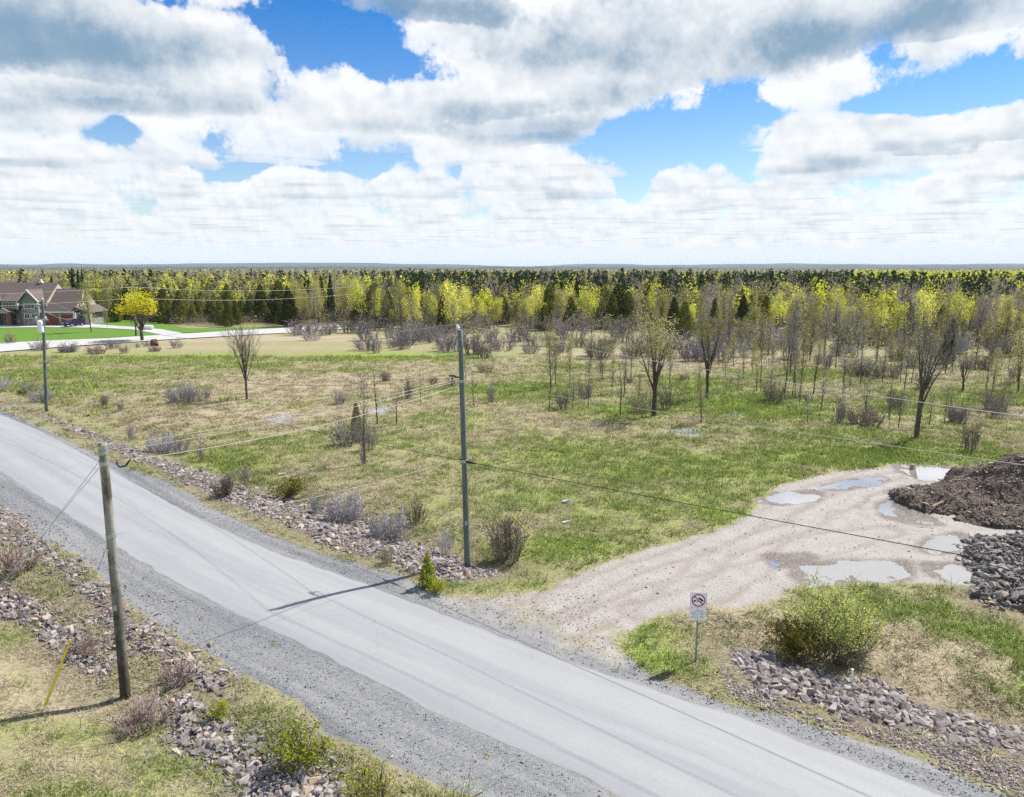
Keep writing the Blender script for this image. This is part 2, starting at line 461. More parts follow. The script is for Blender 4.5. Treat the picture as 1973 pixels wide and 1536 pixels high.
BAND_R = GP((1395, 1222), (1470, 1247), (1539, 1260), (1607, 1281), (1675, 1298), (1743, 1312), (1811, 1338), (1880, 1358), (1973, 1382), (2080, 1420), (2080, 1500), (1973, 1455), (1880, 1433), (1794, 1412), (1709, 1400), (1624, 1385), (1539, 1360), (1470, 1332), (1412, 1300), (1389, 1259))
RUBBLE = GP((1835, 1062), (1900, 1038), (1990, 1020), (2080, 1040), (2080, 1210), (1973, 1182), (1915, 1172), (1862, 1145), (1885, 1112), (1850, 1085))

sd_road = lambda x, y: sdf(ROAD[::4], x, y)


def hgt(x, y):
    """the lie of the land: flat road bed, shallow ditches filled with rock, a little roll beyond"""
    x = np.asarray(x, float); y = np.asarray(y, float)
    d = -sd_road(x, y)
    dd = -sdf(DRIVE, x, y)
    off = np.clip((dd - 0.3) / 2.5, 0, 1) * np.clip((90 - y) / 25, 0, 1)
    z = -0.38 * np.exp(-((d - 5.2) / 1.7) ** 2) * off
    roll = np.clip((np.minimum(d, dd) - 3) / 6, 0, 1)
    z = z + roll * (fbm(x, y, 0.11, 3) - 0.5) * 0.35 * np.clip((140 - y) / 60, 0.15, 1)
    z = z + roll * (fbm(x, y, 1.1, 2) - 0.5) * 0.07 * (y < 60)
    return z - 0.02


def h1(x, y): return float(hgt(np.array([x]), np.array([y]))[0])


def smooth(a, lo, hi):
    t = np.clip((a - lo) / (hi - lo), 0, 1); return t * t * (3 - 2 * t)


def grow_axis(lo, hi, step, a, b, ratio, lim):
    c = list(np.arange(a, b, step)); s = step
    while c[-1] < hi: s = min(s * ratio, lim); c.append(c[-1] + s)
    s = step; left = []
    p = a
    while p > lo: s = min(s * ratio, lim); p -= s; left.append(p)
    return np.array(left[::-1] + c)


gx = grow_axis(-12000, 12000, 0.2, -24, 24, 1.045, 900)
gy = grow_axis(-600, 14000, 0.17, 14, 42, 1.035, 900)
X, Y = np.meshgrid(gx, gy); nx, ny = len(gx), len(gy)
x, y = X.ravel(), Y.ravel()
z = hgt(x, y)
near = (y < 130)
wob = (fbm(x, y, 0.9, 3) - 0.5) * 0.9
s_g = np.maximum(np.maximum(sdf(GUP, x, y), sdf(GLO, x, y)), np.maximum(sdf(GRT, x, y), sd_road(x, y)))
s_d = sdf(DRIVE, x, y)
A_grav = smooth(s_g + wob * 0.5, -0.3, 0.35)
A_drive = smooth(s_d + wob, -0.5, 0.6)
# the apron by the road is grey gravel, the rest pinkish earth
apron = smooth(-sd_road(x, y) - 1.6 + wob * 4, -3.4, 3.4)
A_dirt = A_drive * apron
A_grav = np.maximum(A_grav, A_drive * (1 - apron))
s_r = np.maximum.reduce([sdf(b, x, y) for b in (BAND_U, BAND_L1, BAND_L2, BAND_L3, BAND_R, RUBBLE)])
A_soil = np.maximum(np.maximum(smooth(s_r + wob * 0.8, -0.5, 0.5), .5 * smooth(s_r + wob * 1.6, -1.9, 0.0)), .8 * smooth(sdf(SOIL_R, x, y) + wob, -.3, .3)) * (1 - A_grav)
LUSH = [  # photo position, radii in metres across / in depth, strength: places where new grass has come through
    (740, 688, 16, 6, 1.0), (1000, 748, 8, 5, 0.9), (1040, 755, 7, 4, .8), (1200, 790, 7, 4, 1.0), (1400, 775, 9, 6, 1.0), (1340, 740, 6, 6, .8), (1480, 790, 8, 5, .8),
    (640, 712, 8, 3, .6), (520, 690, 9, 5, .5), (330, 690, 22, 6, .75), (430, 705, 14, 5, .6), (150, 720, 18, 5, .7), (120, 695, 20, 5, .6), (160, 745, 9, 4, .8), (60, 690, 14, 6, .6),
    (890, 800, 6, 3, .55), (980, 860, 7, 4, .5), (1120, 880, 9, 5, .6), (1250, 900, 8, 5, .65), (1050, 960, 6, 4, .6), (1180, 960, 6, 5, .65), (1330, 960, 5, 4, .7), (1080, 1050, 3, 1.6, .9), (1380, 985, 2.5, 2, .9),
    (1340, 885, 2, 1, 1.0), (1600, 880, 9, 4, .8), (1750, 870, 8, 3, .9), (1850, 880, 6, 3, .8), (1650, 840, 8, 4, .6), (1900, 830, 9, 4, .5),
    (1760, 1178, 2.4, 1.0, .8), (1880, 1215, 2.2, 1.0, .85), (1970, 1250, 1.8, 1.4, .9), (1965, 1310, 1.2, 1.2, .9), (1660, 1160, 2, 1.2, .6), (1250, 1215, 1.5, 1.6, .9), (1270, 1265, 1.2, 1.0, 1.0), (1230, 1250, .8, .9, 1.0), (1330, 1290, .9, .5, .7),
    (890, 1128, 2.4, .6, .8), (1000, 1128, 1.8, .5, .7), (450, 885, 6, 4, .5), (560, 860, 7, 4, .35), (430, 870, 4, 2, .5), (250, 1290, 1.2, .7, .5), (230, 1400, 2.2, 1.0, .55), (340, 1460, 2.4, .9, .6), (110, 1310, 1.2, .6, .4), (60, 1480, 1.6, .6, .45), (290, 1530, 1.8, .5, .5), (30, 1200, 1.0, .7, .6), (180, 1520, 1.5, .5, .5), (20, 1400, 1.2, .5, .4),
    (700, 845, 5, 3, .3), (1450, 905, 5, 3, .6), (1500, 880, 5, 3, .5), (1150, 700, 8, 5, .5), (1550, 720, 8, 6, .7), (1800, 780, 9, 5, .5), (1900, 760, 9, 6, .6), (1700, 700, 9, 8, .5), (1430, 720, 5, 6, .5), (1640, 775, 6, 4, .5)]
A_lush = np.zeros_like(x)
for px, py, a, b, w in LUSH:
    cx, cy_ = G(px, py); q = ((x - cx) / a) ** 2 + ((y - cy_) / b) ** 2
    A_lush = np.maximum(A_lush, w * np.exp(-q * 0.9))
A_lush = np.clip(A_lush + (fbm(x, y, 0.25, 3) - 0.5) * 0.5 * (A_lush > 0.05), 0, 1) * (1 - A_grav)
TAN = [(590, 730, 16, 14, 1.0), (760, 700, 22, 5, .8), (470, 800, 10, 6, .8), (680, 790, 8, 5, .6), (1110, 800, 9, 4, .7), (1400, 700, 14, 7, 1.0), (1180, 690, 14, 8, .9), (1690, 700, 14, 8, .8), (1750, 1230, 3, 2, 1.0), (1850, 1290, 3, 1.5, 1.0), (1400, 1190, 2, 1.5, .8), (60, 1330, 4, 2, .6), (200, 1470, 4, 1.2, .5), (1960, 790, 8, 4, .8), (300, 760, 10, 5, .4), (330, 655, 60, 3.5, .8), (100, 670, 40, 3, .7), (600, 650, 20, 5, .9)]
A_tan = np.zeros_like(x)
for px, py, a, b, w in TAN:
    cx, cy_ = G(px, py); A_tan = np.maximum(A_tan, w * np.exp(-(((x - cx) / a) ** 2 + ((y - cy_) / b) ** 2)))
edge = np.interp(x, [-200, -30, 30, 60, 200], [150, 160, 160, 120, 120])
A_forest = smooth(y - edge + wob * 8, -6, 10)
# wheel ruts along the dirt drive and the damp ground round the puddles
MID = np.array(GP((1090, 1215), (1230, 1140), (1370, 1075), (1520, 1010), (1640, 955), (1760, 915)) + [(36, 44)]); A_rut = np.zeros_like(x)
MID2 = np.array(GP((1010, 1190), (1180, 1120), (1330, 1060), (1460, 1005), (1600, 935), (1740, 903)))
selr = np.where((s_d > -1) & (y < 60))[0]
for line in (MID, MID2, np.array(GP((1240, 1180), (1400, 1120), (1560, 1050), (1700, 1025)))):
    dmin = np.full(len(selr), 99.0)
    for (ax, ay), (bx_, by_) in zip(line[:-1], line[1:]):
        tt = np.clip(((x[selr] - ax) * (bx_ - ax) + (y[selr] - ay) * (by_ - ay)) / ((bx_ - ax) ** 2 + (by_ - ay) ** 2), 0, 1)
        dmin = np.minimum(dmin, np.hypot(x[selr] - ax - tt * (bx_ - ax), y[selr] - ay - tt * (by_ - ay)))
    dmin = dmin + (fbm(x[selr], y[selr], .35, 2) - .5) * 1.3
    A_rut[selr] = np.maximum(A_rut[selr], np.exp(-((np.abs(dmin - .85)) / .2) ** 2) * (0.4 + fbm(x[selr], y[selr], .6, 2)))
z = z - 0.05 * A_rut
PUD = [
    ([(1458, 958), (1500, 950), (1572, 950), (1562, 962), (1500, 969), (1465, 966)], 0), ([(1590, 938), (1640, 926), (1700, 921), (1662, 936), (1600, 943)], 0),
    ([(1730, 896), (1790, 899), (1890, 905), (1880, 920), (1780, 924), (1745, 910)], 0), ([(1698, 980), (1720, 962), (1765, 985), (1800, 1008), (1745, 1006), (1710, 996)], 0),
    ([(1493, 1075), (1552, 1067), (1562, 1080), (1545, 1093), (1500, 1087)], 0), ([(1545, 1090), (1620, 1085), (1745, 1086), (1738, 1110), (1640, 1123), (1560, 1123), (1535, 1112)], 1),
    ([(1785, 1090), (1860, 1091), (1900, 1115), (1870, 1130), (1805, 1106)], 1), ([(1800, 1040), (1850, 1033), (1848, 1055), (1790, 1062)], 1), ([(1715, 945), (1745, 940), (1760, 948), (1735, 956)], 0),
    ([(1272, 829), (1320, 822), (1370, 826), (1362, 838), (1300, 841)], 1), ([(1382, 798), (1430, 791), (1412, 804)], 1), ([(516, 806), (545, 799), (567, 803), (552, 814), (523, 814)], 1),
    ([(1163, 759), (1197, 755), (1192, 763)], 0), ([(1508, 771), (1538, 767), (1533, 775)], 0), ([(1362, 762), (1380, 760), (1376, 765), (1364, 766)], 0), ([(714, 790), (735, 783), (752, 786), (738, 796)], 1)]
A_wet = np.zeros_like(x); rough = (fbm(x, y, 1.6, 4) - .5) * .10 + (fbm(x, y, 0.5, 2) - .5) * .08
LEVEL = []
for k_, (poly, w) in enumerate(PUD):
    gp = GP(*poly); sp_ = sdf(gp, x, y); c_ = np.array(gp).mean(0); ins = smooth(sp_, -.9, .55)
    lev = float(hgt(np.array([c_[0]]), np.array([c_[1]]))[0]) - .02; lev += .004 * (k_ % 4); LEVEL.append(lev)
    zone_ = smooth(sp_, -1.6, -.4)
    z = z * (1 - zone_) + (lev + .045 - .078 * ins + rough * (1.15 if k_ < 9 else 1.4)) * zone_
    if k_ < 9: A_wet = np.maximum(A_wet, smooth(sp_ + wob * .6, -1.1, .1))
A_rd = np.clip(-sd_road(x, y), -5, 30)
A_al = axis(np.stack([x, y], 1))
ATT = dict(rd=A_rd, al=A_al, rut=np.clip(A_rut, 0, 1), wet=A_wet, grav=A_grav, dirt=A_dirt, soil=A_soil, lush=A_lush, tan=A_tan, forest=A_forest)


def ground_build(t, b):
    p = t.pos()
    a = {k: t.attr(k)['Fac'] for k in ATT}
    n1 = t.noise(p, 0.16, 5, 0.6); n2 = t.noise(p, 1.1, 5, 0.62); n3 = t.noise(p, 7.0, 5, 0.65); n4 = t.noise(p, 30.0, 3, 0.6)
    # thatch of last year's grass, new grass coming through it
    dry = t.mix(t.rng(n3, 0.3, 0.7), (0.155, 0.135, 0.08), (0.385, 0.33, 0.225))
    dry = t.mix(t.rng(n2, 0.4, 0.7, 0, 0.6), dry, (0.235, 0.215, 0.105))
    dry = t.mix(t.m('MULTIPLY', a['tan'], 0.75), dry, t.mix(t.rng(n3, 0.3, 0.7), (0.28, 0.23, 0.155), (0.47, 0.395, 0.29)))
    gr = t.mix(t.rng(n3, 0.3, 0.7), (0.135, 0.16, 0.05), (0.30, 0.32, 0.115))
    gr = t.mix(t.rng(t.m('ADD', a['lush'], t.m('MULTIPLY', t.m('SUBTRACT', n2, 0.5), 0.8)), 0.45, 0.95), gr, t.mix(t.rng(n3, 0.3, 0.7), (0.135, 0.185, 0.035), (0.275, 0.335, 0.075)))
    base = t.m('ADD', t.m('MULTIPLY', t.m('SUBTRACT', n1, 0.5), 1.6), t.m('MULTIPLY', t.m('SUBTRACT', n2, 0.5), 1.5))
    gmix = t.rng(t.m('ADD', t.m('ADD', t.m('MULTIPLY', a['lush'], 1.15), base), t.m('ADD', t.m('MULTIPLY', t.m('SUBTRACT', n3, 0.5), 1.2), t.m('MULTIPLY', a['tan'], -0.55))), -0.22, 0.62)
    veg = t.mix(gmix, dry, gr)
    veg = t.mix(t.m('MULTIPLY', t.rng(n4, 0.55, 0.75), 0.35), veg, (0.06, 0.055, 0.025))
    veg = t.mix(a['forest'], veg, t.mix(n2, (0.10, 0.085, 0.05), (0.20, 0.17, 0.09)))
    soil = t.mix(t.rng(n3, 0.35, 0.65), (0.085, 0.065, 0.055), (0.215, 0.17, 0.145))
    c = t.mix(a['soil'], veg, soil)
    # crushed stone: single grains of several greys
    vo = t.new('ShaderNodeTexVoronoi'); vo.inputs['Scale'].default_value = 27.0; t.put(vo.inputs['Vector'], p)
    vr = t.new('ShaderNodeSeparateColor'); t.put(vr.inputs[0], vo.outputs['Color'])
    gcol = t.ramp(vr.outputs[0], [(0, (0.130, 0.137, 0.150)), (0.5, (0.172, 0.178, 0.190)), (0.85, (0.215, 0.219, 0.228)), (1, (0.29, 0.29, 0.292))])
    gcol = t.mix(t.m('MULTIPLY', t.rng(n2, 0.45, 0.75), 0.35), gcol, (0.26, 0.253, 0.245))
    gcol = t.mix(t.rng(a['dirt'], 0.0, 0.5, 0, .7), gcol, (0.31, 0.29, 0.274))
    rut = t.attr('rut')['Fac']; wet = t.attr('wet')['Fac']
    cb = t.new('ShaderNodeCombineXYZ'); t.put(cb.inputs[0], t.m('MULTIPLY', a['rd'], 1.5)); t.put(cb.inputs[1], t.m('MULTIPLY', a['al'], 0.07))
    bandn = t.noise(cb.outputs[0], 1.0, 3, .5)
    gcol = t.mix(t.rng(bandn, .52, .68, 0, .6), gcol, (0.285, 0.283, 0.278)); gcol = t.mix(t.rng(bandn, .48, .34, 0, .6), gcol, (0.115, 0.12, 0.133))
    dirt = t.mix(t.rng(n2, 0.3, 0.7), (0.262, 0.240, 0.224), (0.362, 0.336, 0.315))
    dirt = t.mix(t.m('MULTIPLY', t.rng(n1, 0.4, 0.65), 0.6), dirt, (0.325, 0.31, 0.295))
    dirt = t.mix(t.m('MULTIPLY', rut, 0.55), dirt, (0.20, 0.165, 0.148))
    dirt = t.mix(t.rng(t.m('ADD', wet, t.m('MULTIPLY', t.m('SUBTRACT', n3, 0.5), 0.8)), 0.3, 0.8, 0, 0.8), dirt, (0.135, 0.112, 0.10))
    dirt = t.mix(t.rng(n3, 0.5, 0.75, 0, 0.6), dirt, (0.22, 0.185, 0.165))
    dirt = t.mix(t.m('MULTIPLY', t.rng(vr.outputs[0], 0.8, 0.95), 0.5), dirt, (0.46, 0.42, 0.39))
    eg = t.m('MULTIPLY', t.m('SUBTRACT', n3, 0.5), 0.9); ek = t.m('MULTIPLY', t.m('SUBTRACT', n2, 0.5), 0.7)
    fg = t.rng(t.m('ADD', t.m('ADD', a['grav'], eg), ek), 0.4, 0.62)
    fd = t.rng(t.m('ADD', t.m('ADD', a['dirt'], eg), ek), 0.35, 0.7)
    c = t.mix(fg, c, gcol); c = t.mix(fd, c, dirt)
    t.put(b.inputs['Base Color'], c); b.inputs['Roughness'].default_value = 0.95; b.inputs['Specular IOR Level'].default_value = 0.1
    hv = t.m('ADD', t.m('MULTIPLY', n3, 0.7), t.m('MULTIPLY', n4, 0.3))
    hg = t.m('ADD', t.m('MULTIPLY', vo.outputs['Distance'], -0.6), 0.6)
    hh = t.m('ADD', t.m('MULTIPLY', hv, t.m('SUBTRACT', 1.0, t.m('MULTIPLY', fg, 0.7))), t.m('MULTIPLY', hg, t.m('MULTIPLY', fg, 0.4)))
    bump(t, b, hh, 0.7, 0.16)


M_GROUND = material('ground', ground_build)
idx = np.arange(nx * ny).reshape(ny, nx)
Q = np.stack([idx[:-1, :-1], idx[:-1, 1:], idx[1:, 1:], idx[1:, :-1]], -1).reshape(-1, 4)
qc = lambda a: a[Q].mean(1)
kind_of = np.zeros(len(Q), int)
kind_of[qc(A_grav) > 0.5] = 1; kind_of[(qc(A_drive) > 0.5) & (qc(sd_road(x, y)) < 0.3) & (qc(s_d) > -0.3)] = 2
VV = np.stack([x, y, z], 1)
for nm, k, lb in (('ground', 0, None), ('gravel_shoulder', 1, None), ('dirt_driveway', 2, None)):
    f = Q[kind_of == k]; u, inv = np.unique(f, return_inverse=True)
    me = mesh_np(nm, VV[u], inv.reshape(-1, 4), {q: v[u] for q, v in ATT.items()}, smooth=True)
    tag(link(nm, me, M_GROUND), kind='structure')
del X, Y

# asphalt of the near road
na = 15
wv = (vn(st, st * 0.3, 1.3) - 0.5) * 0.10 + (vn(st, st, 5.0) - 0.5) * 0.07
wv2 = (vn(st + 50, st * 0.3, 1.1) - 0.5) * 0.12 + (vn(st + 90, st, 4.0) - 0.5) * 0.08
acr = np.linspace(0, 1, na)
dirn = (rl_ - ru) / np.linalg.norm(rl_ - ru, axis=1, keepdims=True)
e0 = ru - dirn * wv[:, None]; e1 = rl_ + dirn * wv2[:, None]
PV = e0[:, None] * (1 - acr)[None, :, None] + e1[:, None] * acr[None, :, None]
pz = -0.017 + 0.075 * (1 - (2 * acr - 1) ** 2)
PV = np.concatenate([PV, np.broadcast_to(pz[None, :, None], (len(st), na, 1))], 2).reshape(-1, 3)
ii = np.arange(len(st) * na).reshape(len(st), na)
PF = np.stack([ii[:-1, :-1], ii[1:, :-1], ii[1:, 1:], ii[:-1, 1:]], -1).reshape(-1, 4)
# a thin vertical edge where the asphalt ends
nb = len(PV); low = PV.reshape(len(st), na, 3)[:, [0, -1]].copy(); low[..., 2] = -0.05
PV2 = np.concatenate([PV, low.reshape(-1, 3)])
k = np.arange(len(st) - 1)
EF = np.concatenate([np.stack([ii[k, 0], nb + 2 * k, nb + 2 * k + 2, ii[k + 1, 0]], 1), np.stack([ii[k, -1], ii[k + 1, -1], nb + 2 * k + 3, nb + 2 * k + 1], 1)])
UA = np.concatenate([np.tile(acr, len(st)), np.tile([0, 1], len(st))])
UL = np.concatenate([np.repeat(st, na), np.repeat(st, 2)])


def asphalt(t, b):
    p = t.pos(); u = t.attr('across')['Fac']; l = t.attr('along')['Fac']
    cv = t.new('ShaderNodeCombineXYZ'); t.put(cv.inputs[0], t.m('MULTIPLY', u, 5.0)); t.put(cv.inputs[1], t.m('MULTIPLY', l, 0.05))
    streak = t.noise(cv.outputs[0], 1.6, 4, 0.55); big = t.noise(p, 0.35, 3); fine = t.noise(p, 40.0, 2, 0.7); mid = t.noise(p, 5.0, 4, 0.6)
    c = t.mix(t.rng(streak, 0.35, 0.65), (0.232, 0.24, 0.254), (0.287, 0.293, 0.304))
    # the two wheel paths polished paler
    tr = t.m('ABSOLUTE', t.m('SUBTRACT', t.m('ABSOLUTE', t.m('SUBTRACT', u, 0.5)), 0.24))
    c = t.mix(t.m('MULTIPLY', t.rng(tr, 0.0, 0.12, 1, 0, True), 0.45), c, (0.32, 0.325, 0.33))
    c = t.mix(t.rng(big, 0.45, 0.75, 0, 0.35), c, (0.225, 0.23, 0.24))
    c = t.mix(t.rng(mid, 0.55, 0.8, 0, 0.3), c, (0.22, 0.225, 0.235))
    c = t.mix(t.rng(fine, 0.35, 0.7, 0.0, 0.65), c, (0.20, 0.205, 0.215))
    ed = t.m('ABSOLUTE', t.m('SUBTRACT', u, 0.5))
    # a paving seam off the crown, thin wandering cracks, a few tar-dark drips
    seam = t.m('ABSOLUTE', t.m('SUBTRACT', t.m('ADD', u, t.m('MULTIPLY', t.m('SUBTRACT', t.noise(p, 0.4, 3), .5), .03)), 0.47))
    c = t.mix(t.m('MULTIPLY', t.rng(seam, 0.0, 0.006, 1, 0), t.rng(mid, .4, .6, .15, .6)), c, (0.17, 0.175, 0.185))
    vc = t.new('ShaderNodeTexVoronoi', feature='DISTANCE_TO_EDGE'); vc.inputs['Scale'].default_value = 0.22
    t.put(vc.inputs['Vector'], t.v('ADD', p, t.v('SCALE', t.new('ShaderNodeTexNoise').outputs['Color'], scale=0.9)))
    c = t.mix(t.m('MULTIPLY', t.rng(vc.outputs[0], 0.0, 0.012, 1, 0), t.rng(big, .5, .62, 0, .16)), c, (0.16, 0.165, 0.175))
    c = t.mix(t.rng(t.noise(p, 1.7, 2), .70, .76, 0, .3), c, (0.19, 0.19, 0.2))
    c = t.mix(t.m('MULTIPLY', t.rng(t.m('ADD', ed, t.m('MULTIPLY', t.m('SUBTRACT', mid, 0.5), 0.05)), 0.474, 0.497), 0.3), c, (0.15, 0.155, 0.165))
    t.put(b.inputs['Base Color'], c); b.inputs['Roughness'].default_value = 0.8; b.inputs['Specular IOR Level'].default_value = 0.3
    bump(t, b, fine, 0.25, 0.02)


tag(link('road', mesh_np('road', PV2, np.concatenate([PF, EF]), {'across': UA, 'along': UL}, smooth=False), material('asphalt', asphalt)), kind='structure')

# ------------------------------------------------------------------ far road, lawn, house drive
from mathutils.geometry import delaunay_2d_cdt


def flat_mesh(name, pts, z):
    """a flat sheet with the given outline"""
    v2 = [Vector((p[0], p[1])) for p in pts]; n = len(v2)
    vo, _, fo, *_ = delaunay_2d_cdt(v2, [(i, (i + 1) % n) for i in range(n)], [], 1, 1e-4)
    fs = []
    for f in fo:
        a, b, c = (vo[i] for i in f[:3])
        fs.append(tuple(f) if (b - a).cross(c - a) > 0 else tuple(reversed(f)))
    me = bpy.data.meshes.new(name); me.from_pydata([(v.x, v.y, z) for v in vo], [], fs)
    ar = sum(p.area for p in me.polygons); pa = abs(sum(v2[i].x * v2[(i + 1) % n].y - v2[(i + 1) % n].x * v2[i].y for i in range(n))) / 2
    if abs(ar - pa) > .02 * pa: print('sheet', name, ar, pa)
    return me


def sheet(name, poly, z, mat, step=3.0, noise=0.25):
    pts = []
    for (ax, ay), (bx, by) in zip(poly, poly[1:] + poly[:1]):
        n = max(1, int(math.hypot(bx - ax, by - ay) / step))
        for i in range(n):
            s = i / n; X_, Y_ = ax + (bx - ax) * s, ay + (by - ay) * s
            pts.append((X_ + (vn(X_, Y_, 0.7) - .5) * noise * 2, Y_ + (vn(X_ + 31, Y_, 0.7) - .5) * noise * 2, z))
    me = flat_mesh(name, pts, z)
    return tag(link(name, me, mat), kind='structure')


def pale_road(t, b):
    p = t.pos(); n = t.noise(p, 0.6, 5); f = t.noise(p, 6, 3)
    c = t.mix(n, (0.33, 0.325, 0.325), (0.45, 0.44, 0.43)); t.put(b.inputs['Base Color'], t.mix(t.rng(f, .4, .8, 0, .4), c, (0.27, 0.27, 0.28)))


def lawn_build(t, b):
    p = t.pos(); n = t.noise(p, 0.35, 4); f = t.noise(p, 5, 4, .65)
    c = t.mix(n, (0.050, 0.125, 0.008), (0.085, 0.18, 0.012)); t.put(b.inputs['Base Color'], t.mix(t.rng(f, .35, .7, 0, .6), c, (0.12, 0.20, 0.02)))
    bump(t, b, f, 0.6, 0.1)


M_PALE, M_LAWN = material('pale_gravel', pale_road), material('lawn', lawn_build)
FR_N = [(-160, 78)] + GP((-60, 690), (0, 679), (100, 671), (200, 664), (330, 655), (450, 648), (560, 642), (640, 636), (700, 633.5))
FR_F = GP((712, 628), (640, 628.5), (560, 632), (450, 638), (330, 645.5), (200, 653), (100, 657), (0, 662), (-60, 668)) + [(-160, 96)]
sheet('far_road', FR_N + FR_F, 0.12, M_PALE, 4.0)
LAWN = [(-160, 100)] + GP((-60, 667), (0, 661), (100, 656.5), (200, 652), (300, 647), (330, 643), (420, 639.5), (560, 631)) + GP((548, 629), (420, 633), (360, 633), (300, 622), (240, 610), (-80, 610)) + [(-170, 190)]
sheet('lawn', LAWN, 0.07, M_LAWN, 4.0)
HD = GP((-60, 631), (0, 633), (90, 632), (190, 633), (260, 637), (300, 644), (320, 648), (352, 644), (310, 636), (240, 630), (165, 625), (160, 621), (90, 621), (90, 624), (0, 625), (-60, 626))
sheet('house_driveway', HD, 0.16, M_PALE, 4.0)

# ------------------------------------------------------------------ puddles
def mirror(col, share, rough):
    def f(t, b):
        p = t.pos(); n = t.noise(p, 1.5, 4)
        t.put(b.inputs['Base Color'], t.mix(n, tuple(q * .8 for q in col), col)); b.inputs['Roughness'].default_value = .35
        g = t.new('ShaderNodeBsdfGlossy'); g.inputs['Color'].default_value = (.95, .97, 1, 1); g.inputs['Roughness'].default_value = rough
        bn = t.new('ShaderNodeBump'); bn.inputs['Strength'].default_value = .04; bn.inputs['Distance'].default_value = .02; t.put(bn.inputs['Height'], t.noise(p, 4.0, 2)); t.l.new(bn.outputs[0], g.inputs['Normal'])
        mx = t.new('ShaderNodeMixShader'); lw = t.new('ShaderNodeLayerWeight'); lw.inputs[0].default_value = .5
        t.put(mx.inputs[0], t.m('MULTIPLY', t.rng(lw.outputs['Facing'], .1, .75, .35, 1.0), share))
        t.l.new(b.outputs[0], mx.inputs[1]); t.l.new(g.outputs[0], mx.inputs[2]); t.l.new(mx.outputs[0], t.n['Material Output'].inputs[0])
    return f


water_build, wet_build = mirror((0.36, 0.335, 0.305), .62, .02), mirror((0.275, 0.265, 0.25), .26, .10)
M_WATER, M_WET = material('puddle_water', water_build), material('shallow_silty_water', wet_build)
for (poly, w), lev in zip(PUD, LEVEL):
    g = np.array(GP(*poly)); c = g.mean(0); d_ = g - c; g = c + d_ * (1 + .7 / np.maximum(np.linalg.norm(d_, axis=1, keepdims=True), .3))
    tag(link('puddle', flat_mesh('puddle', [tuple(q) for q in g], lev), M_WET if w else M_WATER), kind='structure')


# ------------------------------------------------------------------ broken rock along the road
def field(a, px_, py_):
    """value of a ground attribute at points (nearest grid node)"""
    i = np.clip(np.searchsorted(gx, px_), 0, nx - 1); j = np.clip(np.searchsorted(gy, py_), 0, ny - 1)
    return a.reshape(ny, nx)[j, i]


def zfast(px_, py_): return field(z, px_, py_)


def hull(seed, flat=0.6, n=13):
    rs = np.random.RandomState(seed); p = rs.normal(size=(n, 3)); p /= np.linalg.norm(p, axis=1, keepdims=True)
    p *= rs.uniform(0.75, 1.1, (n, 1)); p *= [0.62, rs.uniform(0.38, 0.55), flat * 0.5]
    bm = bmesh.new(); [bm.verts.new(q) for q in p]
    r = bmesh.ops.convex_hull(bm, input=bm.verts)
    bmesh.ops.delete(bm, geom=[v for v in bm.verts if not v.link_faces], context='VERTS')
    bm.verts.index_update()
    V = np.array([v.co for v in bm.verts]); F = np.array([[v.index for v in f.verts] for f in bm.faces], np.int32); bm.free()
    return V, F


HULLS = [hull(s, f) for s, f in zip(range(16), np.random.RandomState(3).uniform(0.4, 0.95, 16))]


def rock_build(c0, c1, c2):
    def f(t, b):
        oi = t.new('ShaderNodeObjectInfo').outputs['Random']; ri = t.new('ShaderNodeNewGeometry').outputs['Random Per Island']
        r = t.m('FRACT', t.m('ADD', oi, ri)); p = t.pos()
        c = t.ramp(r, [(0, c0), (0.55, c1), (0.93, c2), (1.0, (0.46, 0.31, 0.17))])
        n = t.noise(p, 9.0, 5, 0.65); n2 = t.noise(p, 60.0, 2)
        c = t.mix(t.rng(n, 0.35, 0.7), c, t.mix(0.4, c, (0.36, 0.325, 0.318)))
        c = t.mix(t.rng(n2, 0.5, 0.8, 0, 0.5), c, (0.10, 0.09, 0.09))
        t.put(b.inputs['Base Color'], c); b.inputs['Roughness'].default_value = 0.9
        bump(t, b, n, 0.5, 0.04)
    return f


M_ROCK = material('broken_rock', rock_build((0.08, 0.068, 0.065), (0.19, 0.165, 0.16), (0.34, 0.305, 0.297)))
M_DARKROCK = material('dark_broken_rock', rock_build((0.06, 0.053, 0.05), (0.125, 0.113, 0.108), (0.29, 0.268, 0.255)))
ROCK_ME = {}


def rock_me(i, mat):
    k = (i, mat.name)
    if k not in ROCK_ME:
        ROCK_ME[k] = mesh_np('rock', *HULLS[i]); ROCK_ME[k].materials.append(mat)
    return ROCK_ME[k]


def merged_rocks(pos, s, rs, sets=None):
    """many rocks in one mesh: (m,3) positions, sizes"""
    m = len(pos); pick = rs.randint(0, len(HULLS), m); Vs, Fs, b = [], [], 0
    for i in range(len(HULLS)):
        q = np.where(pick == i)[0]
        if not len(q): continue
        V, F = HULLS[i]; a = rs.uniform(0, 2 * PI, len(q)); e = rs.normal(0, 0.35, len(q))
        ca, sa, ce, se = np.cos(a), np.sin(a), np.cos(e), np.sin(e)
        X_ = V[None, :, 0] * ce[:, None] - V[None, :, 2] * se[:, None]; Z_ = V[None, :, 0] * se[:, None] + V[None, :, 2] * ce[:, None]; Y_ = np.broadcast_to(V[None, :, 1], X_.shape)
        R = np.stack([X_ * ca[:, None] - Y_ * sa[:, None], X_ * sa[:, None] + Y_ * ca[:, None], Z_], -1) * s[q][:, None, None] + pos[q][:, None]
        Vs.append(R.reshape(-1, 3)); Fs.append((F[None] + (np.arange(len(q)) * len(V))[:, None, None] + b).reshape(-1, 3)); b += len(q) * len(V)
    return np.concatenate(Vs), np.concatenate(Fs)


